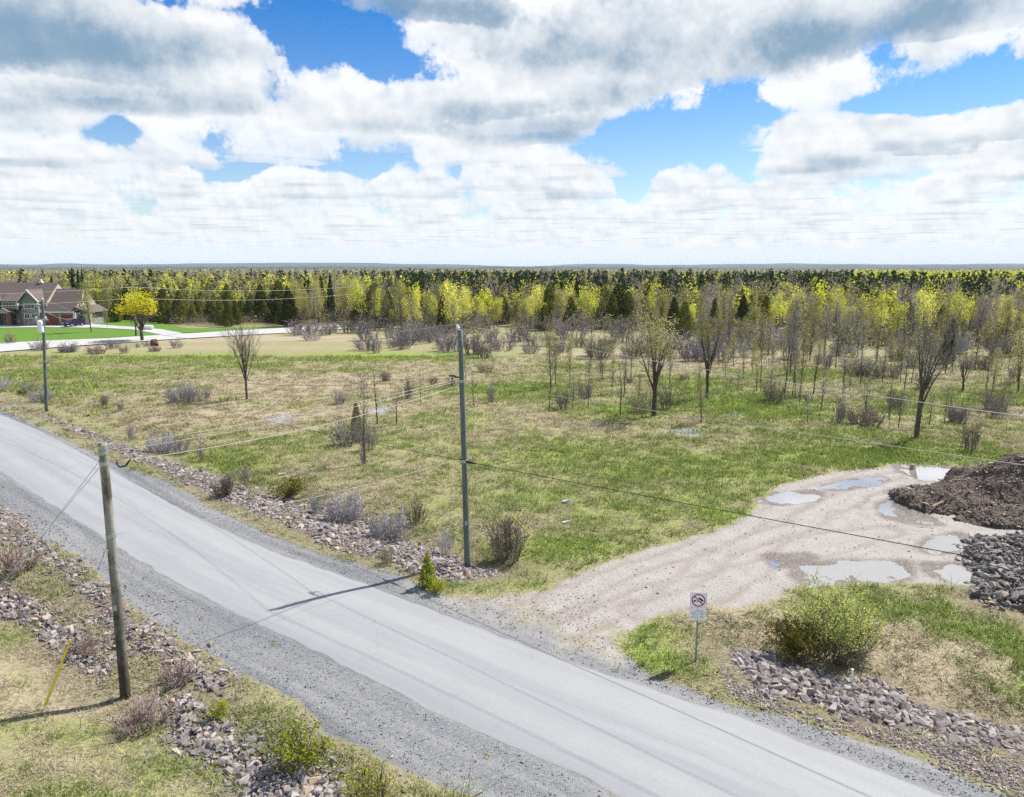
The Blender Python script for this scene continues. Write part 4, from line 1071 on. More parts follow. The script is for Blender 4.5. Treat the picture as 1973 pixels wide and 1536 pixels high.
# name, model, px, base row, top row, width factor, label
NAMED = [
    ('elm_tree', 'elm0', 1260, 802, 596, 1.05, T_, 'broad vase-shaped elm with dark limbs, behind the large grassy puddle'),
    ('elm_tree', 'elm1', 1362, 767, 572, .8, T_, 'tall olive-crowned elm on a straight trunk, right of the broad elm'),
    ('elm_tree', 'vasebare0', 1765, 846, 588, .85, T_, 'tall leafless elm with fan of upright limbs at the right side of the field'),
    ('bare_tree', 'vasemulti', 475, 771, 608, .8, T_, 'lone leafless tree of several slender stems in the left half of the field'),
    ('bare_tree', 'bare0', 703, 896, 700, .75, T_, 'tall bare sapling rising out of the purple thicket left of the centre pole'),
    ('sapling', 'thin0', 727, 816, 690, .8, T_, 'thin leafless sapling just right of the purple thicket'),
    ('sapling', 'thin1', 764, 818, 742, 1.3, T_, 'short forked bare sapling behind the overhead wires, left of the centre pole'),
    ('sapling', 'thin0', 811, 781, 700, .6, T_, 'single-stemmed thin bare sapling closest on the left of the centre pole'),
    ('sapling', 'thin1', 913, 783, 705, .8, T_, 'thin bare sapling just right of the centre pole'),
    ('sapling', 'thin0', 898, 735, 672, .8, T_, 'slim bare sapling farther back beside the centre pole'),
    ('budding_tree', 'bud0', 1061, 748, 622, .8, T_, 'slender yellow-olive budding tree, tallest right of the centre pole'),
    ('budding_tree', 'bud1', 1070, 741, 632, .7, T_, 'slender budding tree tight behind the yellow-olive one'),
    ('budding_tree', 'bud2', 1098, 741, 642, .7, T_, 'smaller grey budding tree right of the pair of slender trees'),
    ('bare_tree', 'bare1', 1137, 706, 612, .7, T_, 'purple-grey bare tree between the slender trees and the broad elm'),
    ('sapling', 'thin1', 1195, 802, 690, .9, T_, 'double-stemmed thin sapling beside the small blue puddle'),
    ('sapling', 'thin0', 1058, 790, 715, .8, T_, 'thin dark sapling standing in the pale dry grass patch'),
    ('bare_tree', 'bare2', 1103, 786, 712, 1.0, T_, 'dark-stemmed small tree inside the grey thicket right of the centre pole'),
    ('bare_tree', 'bare3', 1160, 735, 648, .8, T_, 'brownish bare tree with bushy lower twigs left of the broad elm'),
    ('bare_tree', 'bare1', 1203, 758, 668, 1.0, T_, 'twiggy purple bare tree behind the small blue puddle'),
    ('budding_tree', 'bud1', 1465, 737, 585, .6, T_, 'tall slender tree with olive top right of the elm pair'),
    ('budding_tree', 'bud2', 1448, 728, 630, .55, T_, 'slim pale tree left of the tall slender olive one'),
    ('budding_tree', 'bud0', 1432, 728, 650, .55, T_, 'shortest of the slim trees left of the tall slender olive one'),
    ('bare_tree', 'bare0', 1512, 767, 612, .75, T_, 'bare tree with dark leaning stem, left one of the clump near the white puddle'),
    ('bare_tree', 'bare1', 1527, 764, 628, .6, T_, 'bare crooked tree in the middle of the clump near the white puddle'),
    ('budding_tree', 'bud1', 1541, 772, 612, .6, T_, 'budding tree at the right of the clump near the white puddle'),
    ('budding_tree', 'bud2', 1567, 760, 632, .8, T_, 'forked pale budding tree right of the clump'),
    ('bare_tree', 'bare2', 1658, 742, 640, .9, T_, 'pale bare tree between the clump and the tall leafless elm'),
    ('budding_tree', 'bud0', 1735, 735, 640, .7, T_, 'slender pair-stemmed tree just left of the tall leafless elm'),
    ('bare_tree', 'bare3', 1713, 824, 722, .6, T_, 'small thin bare tree left of the tall leafless elm trunk'),
    ('bare_tree', 'bare0', 1731, 826, 748, .9, T_, 'short dark-stemmed tree at the left foot of the tall leafless elm'),
    ('budding_tree', 'bud2', 1790, 822, 738, .8, T_, 'short greenish tree at the right foot of the tall leafless elm'),
    ('sapling', 'thin0', 1819, 818, 735, .7, T_, 'thin sapling right of the tall leafless elm'),
    ('bare_tree', 'vasebare1', 1855, 755, 668, 1.1, T_, 'round bare tree with many fine twigs right of the tall leafless elm'),
    ('budding_tree', 'bud1', 1912, 755, 665, 1.0, T_, 'pale green budding tree near the right edge'),
    ('budding_tree', 'bud0', 1960, 735, 615, .9, T_, 'yellow-green tree at the right edge of the field'),
    ('cedar_tree', 'cedar2', 1825, 700, 622, .9, T_, 'bright yellow-green cedar standing alone right of the tall leafless elm'),
    ('cedar_tree', 'cedar3', 688, 850, 770, .55, T_, 'dull olive cedar in the purple thicket left of the centre pole'),
    ('bare_tree', 'bare0', 1700, 735, 640, .8, T_, 'grey bare tree behind the purple shrub thicket on the right'),
    ('bare_tree', 'bare2', 1625, 735, 655, .8, T_, 'silvery bare tree beyond the tall purple shrub'),
    ('golden_tree', 'gold', 274, 657, 562, 1.45, T_, 'wide tree with golden yellow new leaves by the end of the house drive'),
    ('lawn_tree', 'olive1', 176, 641, 541, .8, T_, 'big olive tree on the green lawn in front of the garage'),
    ('lawn_tree', 'olive0', 207, 631, 592, .9, T_, 'small green tree on the lawn behind the house drive'),
    ('bare_tree', 'bare1', 505, 600, 514, .9, T_, 'bare crown poking above the woods, left of the far utility pole'),
    ('bare_tree', 'bare3', 606, 600, 516, .9, T_, 'bare crown poking above the woods, second left of the far utility pole'),
    ('bare_tree', 'bare0', 643, 600, 513, 1.0, T_, 'tallest brown bare crown above the woods next to the far utility pole'),
    ('bare_tree', 'bare1', 1045, 598, 513, 1.0, T_, 'dark bare crown standing against the sky right of the centre pole'),
    ('bare_tree', 'bare2', 1058, 598, 517, .8, T_, 'smaller bare crown against the sky right beside the dark one'),
    ('bare_tree', 'bare2', 1296, 598, 509, .9, T_, 'tall silvery bare tree above the dark pines behind the elms'),
    ('bare_tree', 'bare1', 1333, 598, 517, .9, T_, 'lower bare crown right of the tall silvery tree'),
    ('bare_tree', 'bare2', 1519, 600, 512, .8, T_, 'thin bare crown above the pines in the right part'),
    ('pine_tree', 'pine1', 146, 600, 514, .55, T_, 'pointed dark spruce on the skyline behind the house, left'),
    ('pine_tree', 'pine0', 157, 600, 517, .5, T_, 'small pointed spruce on the skyline behind the house, middle'),
    ('pine_tree', 'pine2', 165, 600, 517, .5, T_, 'small pointed spruce on the skyline behind the house, right'),
    # shrubs
    ('shrub', 'silver', 352, 775, 727, 1.1, S_, 'wide silver-grey bare shrub beside the lone tree in the left field'),
    ('shrub', 'shrub0', 393, 773, 738, .9, S_, 'purple-grey end of the wide thicket beside the lone tree'),
    ('shrub', 'upright', 253, 842, 793, .8, S_, 'upright grey shrub at the edge of the rock band, left'),
    ('shrub', 'silver', 312, 864, 815, 1.0, S_, 'low pale shrub clump behind the rock band, under the wires'),
    ('shrub', 'shrub0', 345, 866, 818, 1.0, S_, 'darker right half of the low clump behind the rock band'),
    ('shrub', 'upright', 388, 878, 826, .5, S_, 'narrow upright shrub right of the low pale clump'),
    ('shrub', 'brown', 203, 780, 754, .9, S_, 'small round brown shrub beside the yellow guy markers'),
    ('shrub', 'shrub1', 232, 790, 766, .9, S_, 'tiny faded shrub between the yellow guy markers and rocks'),
    ('shrub', 'shrub3', 10, 750, 716, 1.0, S_, 'grey shrub at the left edge of the photo beyond the road'),
    ('shrub', 'shrub0', 52, 752, 724, 1.0, S_, 'purple shrub left of the pole with the white transformer'),
    ('shrub', 'silver', 80, 770, 732, 1.0, S_, 'pale shrub at the foot of the pole with the white transformer'),
    ('shrub', 'reddish', 274, 1378, 1305, .9, S_, 'reddish bare shrub at the foot of the leaning wooden pole'),
    ('shrub', 'reddish', 25, 1092, 1030, 1.0, S_, 'reddish twig bush at the left edge on the near rock strip'),
    ('shrub', 'reddish', 345, 1300, 1262, 1.2, S_, 'low brown twigs on the rocks right of the wooden pole'),
    ('shrub', 'reddish', 165, 1238, 1205, 1.5, S_, 'flat tangle of brown twigs between the two rock strips'),
    ('shrub', 'silver', 668, 986, 918, 1.0, S_, 'first of the round silver shrubs by the rock band, counted from the juniper'),
    ('shrub', 'silver', 752, 1024, 953, 1.0, S_, 'round silver shrub midway between the juniper and the tall pole'),
    ('shrub', 'shrub3', 857, 1053, 992, .75, S_, 'small silver shrub closest to the foot of the tall pole'),
    ('shrub', 'brown', 978, 1068, 966, .95, S_, 'bushy upright brown shrub right of the tall pole'),
    ('shrub', 'limeshrub', 803, 1000, 945, .9, S_, 'green-budded shrub behind the round silver one'),
    ('shrub', 'shrub1', 472, 922, 872, .9, S_, 'thin grey shrub on the rock band above the juniper'),
    ('shrub', 'shrub3', 606, 975, 925, .8, S_, 'thin pale shrub just right of the juniper'),
    ('shrub', 'brown', 430, 955, 905, 1.2, S_, 'dark brown twigs growing among the rocks of the far bank'),
    ('shrub', 'shrub0', 662, 858, 790, .9, S_, 'dense purple thicket under the bare sapling, left half'),
    ('shrub', 'shrub2', 712, 868, 800, .6, S_, 'dense purple thicket under the bare sapling, right half'),
    ('shrub', 'upright', 700, 897, 838, .45, S_, 'dark twiggy column at the base of the tall bare sapling'),
    ('shrub', 'shrub2', 653, 777, 742, .8, S_, 'small grey shrub behind the purple thicket'),
    ('shrub', 'upright', 786, 767, 713, 1.0, S_, 'rounded purple shrub left of the centre pole, tallest of its row'),
    ('shrub', 'brown', 745, 735, 712, 1.4, S_, 'low olive-brown shrub row behind the saplings'),
    ('shrub', 'shrub1', 835, 742, 718, 1.3, S_, 'grey low shrub behind the black cable left of the centre pole'),
    ('shrub', 'shrub0', 866, 745, 726, 1.3, S_, 'grey low shrub touching the centre pole on its left'),
    ('shrub', 'upright', 946, 776, 722, .75, S_, 'neat egg-shaped grey shrub right of the centre pole'),
    ('shrub', 'shrub1', 1085, 788, 735, 1.0, S_, 'grey thicket around the dark-stemmed small tree'),
    ('shrub', 'shrub2', 1125, 768, 730, .9, S_, 'pale thicket right of the dark-stemmed small tree'),
    ('shrub', 'shrub1', 1285, 790, 722, .85, S_, 'upright grey shrub at the right foot of the broad elm'),
    ('shrub', 'budshrub', 1235, 795, 740, .9, S_, 'greenish shrub at the left foot of the broad elm'),
    ('shrub', 'upright', 1617, 813, 737, .85, S_, 'tall purple-grey shrub with many upright stems, right middle field'),
    ('shrub', 'reddish', 1668, 818, 775, 1.1, S_, 'wide pinkish shrub at the right foot of the tall purple-grey one'),
    ('shrub', 'budshrub', 1490, 775, 722, 1.0, S_, 'olive shrub mass left of the clump near the white puddle'),
    ('shrub', 'shrub1', 1868, 868, 793, .8, S_, 'isolated vase-shaped grey shrub above the soil mound'),
    ('shrub', 'shrub2', 1845, 815, 770, .9, S_, 'purple shrub between the tall leafless elm and the isolated grey shrub'),
    ('shrub', 'budshrub', 1915, 790, 730, 1.1, S_, 'wide olive shrub at the right edge of the field'),
    ('shrub', 'budshrub', 935, 716, 690, 1.5, S_, 'tan shrub right of the centre pole, far back'),
    ('shrub', 'limeshrub', 22, 662, 635, .9, S_, 'yellow-green shrub on the lawn edge left of the pole with the transformer'),
    ('shrub', 'limebush', 1605, 1238, 1098, 1.1, S_, 'large pale green budding bush behind the rock bank on the right'),
    ('shrub', 'brown', 1640, 1258, 1195, 1.25, S_, 'dark leafless shrub at the right foot of the pale green bush'),
    ('juniper_bush', 'juniper', 1530, 1250, 1178, .72, S_, 'dark juniper with rusty tips at the left foot of the pale green bush'),
    ('juniper_bush', 'lowjuniper', 560, 944, 912, 1.2, S_, 'low dark green juniper on the far side of the road'),
    ('juniper_bush', 'lowjuniper', 45, 757, 748, 1.3, S_, 'flat green juniper by the rocks near the transformer pole'),
    ('young_cedar', 'young_cedar', 824, 1130, 1062, 1.0, S_, 'bright yellow-green young cedar in front of the tall pole at the driveway corner'),
    ('young_cedar', 'lowcedar', 842, 1140, 1106, 1.0, S_, 'low bushy green cedar leaning on the young cedar at the driveway corner'),
    ('young_cedar', 'lowcedar', 582, 1466, 1388, 1.0, S_, 'young cedar on the rocks near the bottom edge'),
    ('young_cedar', 'lowcedar', 422, 1368, 1332, .8, S_, 'knee-high green cedar between the rocks and the gravel shoulder'),
    ('willow_bush', 'yellowbush', 712, 1560, 1425, 1.0, S_, 'yellow-green twiggy bush at the bottom edge beside the gravel'),
    ('shrub', 'budshrub', 745, 1085, 1040, .7, S_, 'yellowish twigs among the rocks left of the young cedar'),
]
for nm, key, px, base, top, wd, (cat, grp), lab in NAMED: plant_px(key, nm, cat, lab, px, base, top, grp, None, wd)

# belts of leafless shrubs before the woods
rng = random.Random(77)
BELTS = [  # px from, to, base rows, height rows, count, models, group, label
    (560, 700, (640, 657), (30, 46), 7, ('shrub0', 'shrub2', 'shrub1'), 'grey bush in the belt left of the far utility pole'),
    (690, 890, (648, 680), (30, 48), 17, ('shrub0', 'shrub2', 'upright'), 'purple-grey bush in the belt before the yellow aspens'),
    (895, 1040, (655, 690), (34, 55), 9, ('shrub0', 'shrub2', 'shrub1'), 'grey bush in the belt right behind the centre pole'),
    (1040, 1250, (650, 690), (34, 58), 12, ('shrub0', 'shrub1', 'budshrub'), 'grey bush in the belt left of the broad elm'),
    (1250, 1520, (665, 700), (40, 62), 15, ('shrub2', 'shrub0', 'shrub3'), 'grey bush in the belt behind the two elms'),
    (1520, 1980, (680, 730), (34, 60), 22, ('shrub3', 'upright', 'shrub1', 'budshrub'), 'grey bush in the open scrub on the right'),
    (1120, 1985, (700, 815), (62, 118), 34, ('bare0', 'bare1', 'bare2', 'bud0', 'bud1', 'bud2', 'bare3', 'thin0'), 'slender tree in the wet grass between the centre pole and right edge'),
    (1390, 1985, (662, 716), (62, 110), 42, ('bare0', 'bare1', 'bare2', 'bud0', 'bud2', 'bare3'), 'twiggy tree in the open scrub on the right'),
    (60, 345, (664, 682), (14, 30), 12, ('shrub0', 'silver', 'reddish', 'shrub1'), 'low grey shrub on the verge of the far road'),
    (900, 1330, (700, 760), (14, 34), 8, ('shrub1', 'thin0', 'thin1'), 'small bare shrub scattered in the dry grass behind the centre pole'),
    (1380, 1960, (735, 830), (22, 55), 14, ('shrub1', 'thin0', 'thin1', 'upright'), 'small shrub scattered in the wet grass on the right'),
]
for a, b, br, hr, n, keys, lab in BELTS:
    for i in range(n):
        px = a + (b - a) * (i + rng.random()) / n; base = rng.uniform(*br); top = base - rng.uniform(*hr) * (0.8 if i % 3 else 1.1)
        plant_px(rng.choice(keys), 'scrub_tree' if 'tree' in lab else 'shrub', 'tree' if 'tree' in lab else 'shrub', lab, px, base, top, lab.replace('bush', 'bushes').replace('shrub', 'shrubs').replace('tree', 'trees'), rng.uniform(0, 6.28), rng.uniform(1.0, 1.7) if 'tree' not in lab else rng.uniform(.55, 1.0))

# ------------------------------------------------------------------ the woods
rs = np.random.RandomState(5); rng = random.Random(8)
KIND = ('cedar', 'pine', 'aspen', 'olive', 'bud', 'bare')


def zone(px, d):
    """shares of cedar, pine, aspen, olive, budding, bare"""
    if px < 190: return (.2, .05, .05, .34, .2, .18)
    if 430 < d < 2000 and px < 1600: return (.1, .12, .06, .3, .22, .2)
    if px < 560: return (.9, .0, .02, .05, .02, .01) if d < 214 else (.34, .05, .07, .32, .1, .12)
    if px < 780: return (.36, .0, .2, .22, .12, .1) if d < 180 else (.2, .08, .22, .24, .12, .16)
    if px < 1045: return (.06, .0, .66, .12, .1, .06) if d < 178 else (.12, .52, .1, .1, .06, .1)
    if px < 1250: return (.32, .0, .1, .35, .15, .08) if d < 165 else ((.1, .05, .5, .15, .1, .1) if d < 185 else (.12, .5, .06, .1, .08, .14))
    if px < 1480: return (.28, .0, .05, .35, .2, .12) if d < 190 else (.12, .5, .06, .1, .08, .14)
    if px < 1625: return (.08, .0, .38, .22, .12, .2) if d < 200 else (.1, .5, .12, .08, .06, .14)
    if d > 330: return (.0, .05, .85, .06, .0, .04)
    return (.14, .02, .1, .26, .2, .28) if d < 190 else (.08, .5, .05, .1, .07, .2)


pts = []
grid = {}
def far_enough(X_, Y_, r):
    gx_, gy_ = int(X_ // 6), int(Y_ // 6)
    for i in (-1, 0, 1):
        for j in (-1, 0, 1):
            for (q, w) in grid.get((gx_ + i, gy_ + j), ()):
                if (q - X_) ** 2 + (w - Y_) ** 2 < r * r: return False
    grid.setdefault((gx_, gy_), []).append((X_, Y_)); return True


for _ in range(75000):
    u = rng.uniform(-1.02, 1.02); Y_ = 118 + 620 * rng.random() ** 1.35; X_ = u * Y_; px = 986.5 + FPX * u * 0.985
    e = np.interp(px, [-150, 150, 190, 560, 640, 720, 800, 1040, 1100, 1250, 1400, 1500, 1700, 2100], [196, 190, 166, 164, 176, 160, 150, 148, 150, 146, 138, 135, 118, 112])
    if Y_ < e + (vn(u * 26, 3.0) - .5) * 26 + (vn(u * 90, 7.0) - .5) * 10: continue
    if px > 1250 and Y_ < 165 and rng.random() < .45: continue
    if px < 560 and Y_ < 200 and px < 215 and Y_ < 188: continue
    if far_enough(X_, Y_, 2.8 if Y_ < 230 else (3.4 if Y_ < 400 else 4.8)): pts.append((X_, Y_, px, Y_ - e + .12 * Y_))
pts.sort(key=lambda q: q[3] + 1000 * (abs(q[0]) > .735 * q[1])); pts = [q[:3] for q in pts]
NEAR_N = 255
print('forest trees', len(pts))
ADJ = {'cedar': ('cedar_tree', 'dark green cedar'), 'pine': ('pine_tree', 'near-black green pine'), 'aspen': ('aspen_tree', 'yellow-green young aspen'), 'olive': ('budding_tree', 'olive-leaved tree'), 'bud': ('budding_tree', 'half-bare olive-budded tree'), 'bare': ('bare_tree', 'leafless grey tree')}
PLACE = ((190, 'at the wood edge behind the house'), (560, 'at the wood edge along the far road'), (780, 'at the wood edge around the far utility pole'), (1045, 'at the wood edge behind the centre pole'), (1250, 'at the wood edge left of the broad elm'), (1480, 'at the wood edge behind the two elms'), (1700, 'at the wood edge left of the tall leafless elm'), (9999, 'at the wood edge around the tall leafless elm'))
HT = {'cedar': (4.8, 9.6), 'pine': (8.8, 12.3), 'aspen': (6.0, 10.8), 'olive': (5.0, 10.2), 'bud': (6, 10.6), 'bare': (5.5, 11.4)}
NV = {'cedar': 4, 'pine': 3, 'aspen': 4, 'olive': 2, 'bud': 3, 'bare': 4}


def pick(px, d):
    w = list(zone(px, d))
    if max(w) > .75: return rng.choices(KIND, w)[0]
    patch = [vn(px / 60.0 + 9 * i, d / 14.0 + 5 * i) ** 3.6 + .02 for i in range(6)]
    w = [float(a * b) for a, b in zip(w, patch)]
    return rng.choices(KIND, w)[0]


def height(k, Y_, px):
    h = rng.uniform(*HT[k])
    if px > 1250 and Y_ < 150: h *= 0.8
    if k != 'pine' and rng.random() < .3: h *= rng.uniform(.5, .8)
    if k == 'pine' and Y_ > 180: h = rng.uniform(7.6, 12.7)
    return h


for X_, Y_, px in pts[:NEAR_N]:
    k = pick(px, math.hypot(X_, Y_) if px < 560 else Y_); nm, ad = ADJ[k]; where = next(w for lim, w in PLACE if px < lim)
    lab = ad + ' ' + where
    plant(k + str(rng.randrange(NV[k])), nm, 'tree', lab, X_, Y_, height(k, Y_, px), ad + 's ' + where, rng.uniform(0, 6.28), rng.uniform(.85, 1.4) if k in ('aspen', 'olive', 'bud') else rng.uniform(.8, 1.25))

# everything farther back reads as one wood
TINT = {'cedar': (.10, .115, .028), 'pine': (.028, .045, .018), 'aspen': (.56, .57, .06), 'olive': (.33, .32, .10), 'bud': (.30, .27, .13), 'bare': (.27, .24, .22)}
Vs, Cs = [], []


def far_tree(X_, Y_, k, H, n, rs):
    zb = -0.3
    if k in ('cedar', 'pine'):
        C = cone_points(rs, n, H, H * (.2 if k == 'cedar' else .17), 0.05, .7, .4, .4, int(X_ * 7) % 97); L = 2.3 * H * .2 / math.sqrt(n) * 2.1; asp, up = .55, .5
    elif k == 'bare':
        C = rs.normal(size=(n, 3)); C /= np.linalg.norm(C, axis=1, keepdims=True); C *= rs.rand(n, 1) ** .45; C = C * [H * .19, H * .19, H * .34] + [0, 0, H * .64]; L = H * .16; asp, up = .09, 2.0
    else:
        C = rs.normal(size=(n, 3)); C /= np.linalg.norm(C, axis=1, keepdims=True); C *= rs.rand(n, 1) ** .4; C = C * [H * .18, H * .18, H * .36] + [0, 0, H * .62]; L = 2.3 * H * .2 / math.sqrt(n) * (1.7 if k == 'aspen' else 1.45); asp, up = .6, .3
    V, F = leaves(C + [X_, Y_, zb], L * rs.uniform(.6, 1.3, n), rs, up, asp); Vs.append(V)
    c = np.array(TINT[k]) * rs.uniform(.78, 1.25) * rs.uniform(.6, 1.4, (n, 1)); Cs.append(np.repeat(np.clip(c, 0, .9), 4, 0))


for X_, Y_, px in pts[NEAR_N:]:
    d = math.hypot(X_, Y_); k = pick(px, Y_); H = height(k, Y_, px)
    if d > 330: H = min(H, 11.4) * (0.92 + .12 * vn(px / 40.0, d / 60.0))
    far_tree(X_, Y_, k, H, 120 if Y_ < 200 else 90 if Y_ < 260 else (48 if Y_ < 420 else 24), rs)
for _ in range(6400):
    u = rng.uniform(-1.05, 1.05); Y_ = 730 * (3600 / 730) ** rng.random(); X_ = u * Y_; px = 986.5 + FPX * u * 0.985
    k = (pick(px, Y_) if px > 1600 else rng.choices(KIND, (.1, .12, .06, .3, .22, .2))[0]) if Y_ < 1300 else rng.choices(KIND, (.12, .12, .05, .3, .22, .2))[0]
    far_tree(X_, Y_, k, rng.uniform(8, 11.6), 12, rs)
UV_, UC_ = [], []
UT = ((.17, .15, .125), (.21, .185, .175), (.15, .15, .05), (.24, .23, .08), (.07, .085, .02), (.19, .17, .16))
for _ in range(6600):
    u = rng.uniform(-1.02, 1.02); px = 986.5 + FPX * u * .985
    e = np.interp(px, [-150, 150, 190, 560, 640, 720, 800, 1040, 1100, 1250, 1400, 1500, 1700, 2100], [200, 194, 168, 164, 172, 154, 146, 144, 146, 140, 132, 128, 112, 106])
    Y_ = e + rng.random() ** 1.6 * 75 + (vn(u * 40, 3.0) - .5) * 12; X_ = u * Y_
    if px < 330 and Y_ < 176: continue
    if vn(X_ / 5, Y_ / 5) < .3: continue
    H = rng.uniform(1.0, 3.0) * (1.25 if px > 560 else .8); n = 26; w = H * rng.uniform(.35, .6)
    C = rs.normal(size=(n, 3)) * [w * .55, w * .55, H * .26] + [X_, Y_, H * .48]; C[:, 2] = np.abs(C[:, 2])
    tw = rng.random() < .6; c = np.array(UT[rng.choice((0, 1, 5, 1) if tw else (2, 3, 4, 3))])
    V_, F_ = leaves(C, (H * .42 if tw else H * .2) * rs.uniform(.6, 1.3, n), rs, 1.6 if tw else .4, .09 if tw else .6)
    UV_.append(V_); UC_.append(np.repeat(np.clip(c * rs.uniform(.6, 1.4, (n, 1)), 0, 1), 4, 0))
UV_ = np.concatenate(UV_)
tag(link('undergrowth', mesh_np('undergrowth', UV_, np.arange(len(UV_), dtype=np.int32).reshape(-1, 4), {'col': np.concatenate(UC_)}), M_GRASS), kind='stuff', label='brushy undergrowth along the front of the woods')
V = np.concatenate(Vs); print('wood quads', len(V) // 4)
tag(link('forest', mesh_np('forest', V, np.arange(len(V), dtype=np.int32).reshape(-1, 4), {'col': np.concatenate(Cs)}), M_GRASS), kind='stuff', label='mixed woods stretching away to the horizon')

# low blue hills on the horizon
hx, hy, hv = [], [], []
for j, (D, amp, seed) in enumerate(((4200, 16, 3), (6200, 40, 9), (8500, 66, 15))):
    for i, a in enumerate(np.linspace(-1.0, 1.0, 240)):
        b = fbm(a * 9 + seed, seed, 1.0, 4) * amp + 5
        hv += [(D * math.sin(a), D * math.cos(a), -2), (D * 1.02 * math.sin(a), D * 1.02 * math.cos(a), b), (D * 1.12 * math.sin(a), D * 1.12 * math.cos(a), -2)]
F = []
for j in range(3):
    for i in range(239):
        o = (j * 240 + i) * 3; F += [(o, o + 3, o + 4, o + 1), (o + 1, o + 4, o + 5, o + 2)]


def hill_build(t, b):
    p = t.pos(); n = t.noise(p, 0.02, 5, .65); t.put(b.inputs['Base Color'], t.mix(t.rng(n, .35, .65), (0.012, 0.025, 0.02), (0.045, 0.055, 0.035)))


tag(link('hills', mesh_np('hills', np.array(hv), np.array(F, np.int32)), material('wooded_hills', hill_build)), kind='structure')


# ------------------------------------------------------------------ poles, wires and their fittings
def pole_build(c0, c1, stain):
    def f(t, b):
        o = t.obj(); st_ = t.noise(t.v('MULTIPLY', o, (1, 1, 0.06)), 22, 4, .6); bl = t.noise(t.v('MULTIPLY', o, (1, 1, 0.6)), 2.2, 4, .6)
        c = t.mix(t.rng(st_, .3, .7), c0, c1); c = t.mix(t.m('MULTIPLY', t.rng(bl, .46, .60), stain), c, (0.055, 0.046, 0.033))
        ck = t.noise(t.v('MULTIPLY', o, (1, 1, 0.02)), 40, 2, .5); c = t.mix(t.rng(ck, .62, .7, 0, .8), c, (0.04, 0.035, 0.03))
        t.put(b.inputs['Base Color'], c); b.inputs['Roughness'].default_value = .9; bump(t, b, st_, .5, .02)
    return f


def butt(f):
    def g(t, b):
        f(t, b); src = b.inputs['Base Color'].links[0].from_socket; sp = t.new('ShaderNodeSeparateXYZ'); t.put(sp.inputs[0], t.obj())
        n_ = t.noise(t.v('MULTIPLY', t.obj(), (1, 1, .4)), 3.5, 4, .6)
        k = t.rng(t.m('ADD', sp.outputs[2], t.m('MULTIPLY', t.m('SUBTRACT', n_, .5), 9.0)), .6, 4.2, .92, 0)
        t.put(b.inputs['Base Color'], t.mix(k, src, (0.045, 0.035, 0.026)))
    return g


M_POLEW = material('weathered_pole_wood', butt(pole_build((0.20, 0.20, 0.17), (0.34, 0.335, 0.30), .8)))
M_POLEG = material('green_treated_pole_wood', pole_build((0.09, 0.115, 0.108), (0.165, 0.195, 0.18), .25))
M_WIRE = plain('aluminium_wire', (0.46, 0.46, 0.45), .5, .3, .05)
M_CABLE = plain('black_cable', (0.022, 0.022, 0.03), .5)
M_GALV = plain('galvanised_steel', (0.36, 0.39, 0.41), .45, .6)
M_PORC = plain('grey_porcelain', (0.72, 0.74, 0.74), .25)
M_YELLOW = plain('yellow_plastic', (0.75, 0.60, 0.02), .5)


def PT(px, py, Y_):
    d = ray(px, py); s = Y_ / d[1]; return Vector((d[0] * s, Y_, CAM_H + d[2] * s))


def pole(label, base_px, top_px, r0, r1, mat):
    X_, Y_ = G(*base_px); t_ = PT(*top_px, Y_); zb = h1(X_, Y_); H = t_.z - zb
    root = thing('utility_pole', label, 'utility pole', (X_, Y_, zb), group='utility poles')
    dxx = t_.x - X_; n = 14
    pts = [(dxx * i / n, 0, -0.3 + (H + 0.3) * i / n) for i in range(n + 1)]
    o = link('post', mesh_np('post', *chain(pts, [r0 + (r1 - r0) * i / n for i in range(n + 1)], 16), smooth=False), mat, root)
    for p in o.data.polygons: p.use_smooth = len(p.vertices) == 4
    return root, (lambda zz: Vector((X_ + dxx * (zz - zb) / H, Y_, zz))), t_.z


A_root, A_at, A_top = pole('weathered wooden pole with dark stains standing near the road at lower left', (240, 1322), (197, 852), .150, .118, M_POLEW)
B_root, B_at, B_top = pole('tall greenish pole in the centre by the driveway corner', (901, 1081), (887, 636), .138, .10, M_POLEG)
C_root, C_at, C_top = pole('utility pole with a white transformer box across the road at left', (89, 790), (82, 578), .15, .11, M_POLEG)
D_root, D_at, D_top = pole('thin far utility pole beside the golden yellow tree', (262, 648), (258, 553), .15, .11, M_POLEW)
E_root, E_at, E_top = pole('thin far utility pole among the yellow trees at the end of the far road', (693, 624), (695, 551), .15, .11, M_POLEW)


def fit(root, name, geo, mat):
    V, F = geo; V = np.asarray(V) - np.array(root.location)[None]; return link(name, mesh_np(name, V, F), mat, root)


def insulator(root, p, tilt=0.0, s=1.0):
    pts = [p + Vector((tilt * k, 0, k)) * s for k in (0, .05, .06, .1, .11, .15, .16, .2)]
    return fit(root, 'insulator', chain(pts, [r * s for r in (.03, .03, .065, .065, .04, .055, .03, .03)], 10), M_PORC)


def band(root, p, r): return fit(root, 'clamp', chain([p - Vector((0, 0, .06)), p + Vector((0, 0, .06))], r, 14), M_GALV)


def wire(name, label, a, b, sag, r, mat, n=28, cat='wire', group='overhead wires'):
    a, b = Vector(a), Vector(b); pts = []
    for i in range(n + 1):
        s = i / n; p = a.lerp(b, s); p.z -= 4 * sag * s * (1 - s); pts.append(p - a)
    o = link(name, mesh_np(name, *chain(pts, r, 5), smooth=True), mat, None, a)
    return tag(o, label, cat, group)


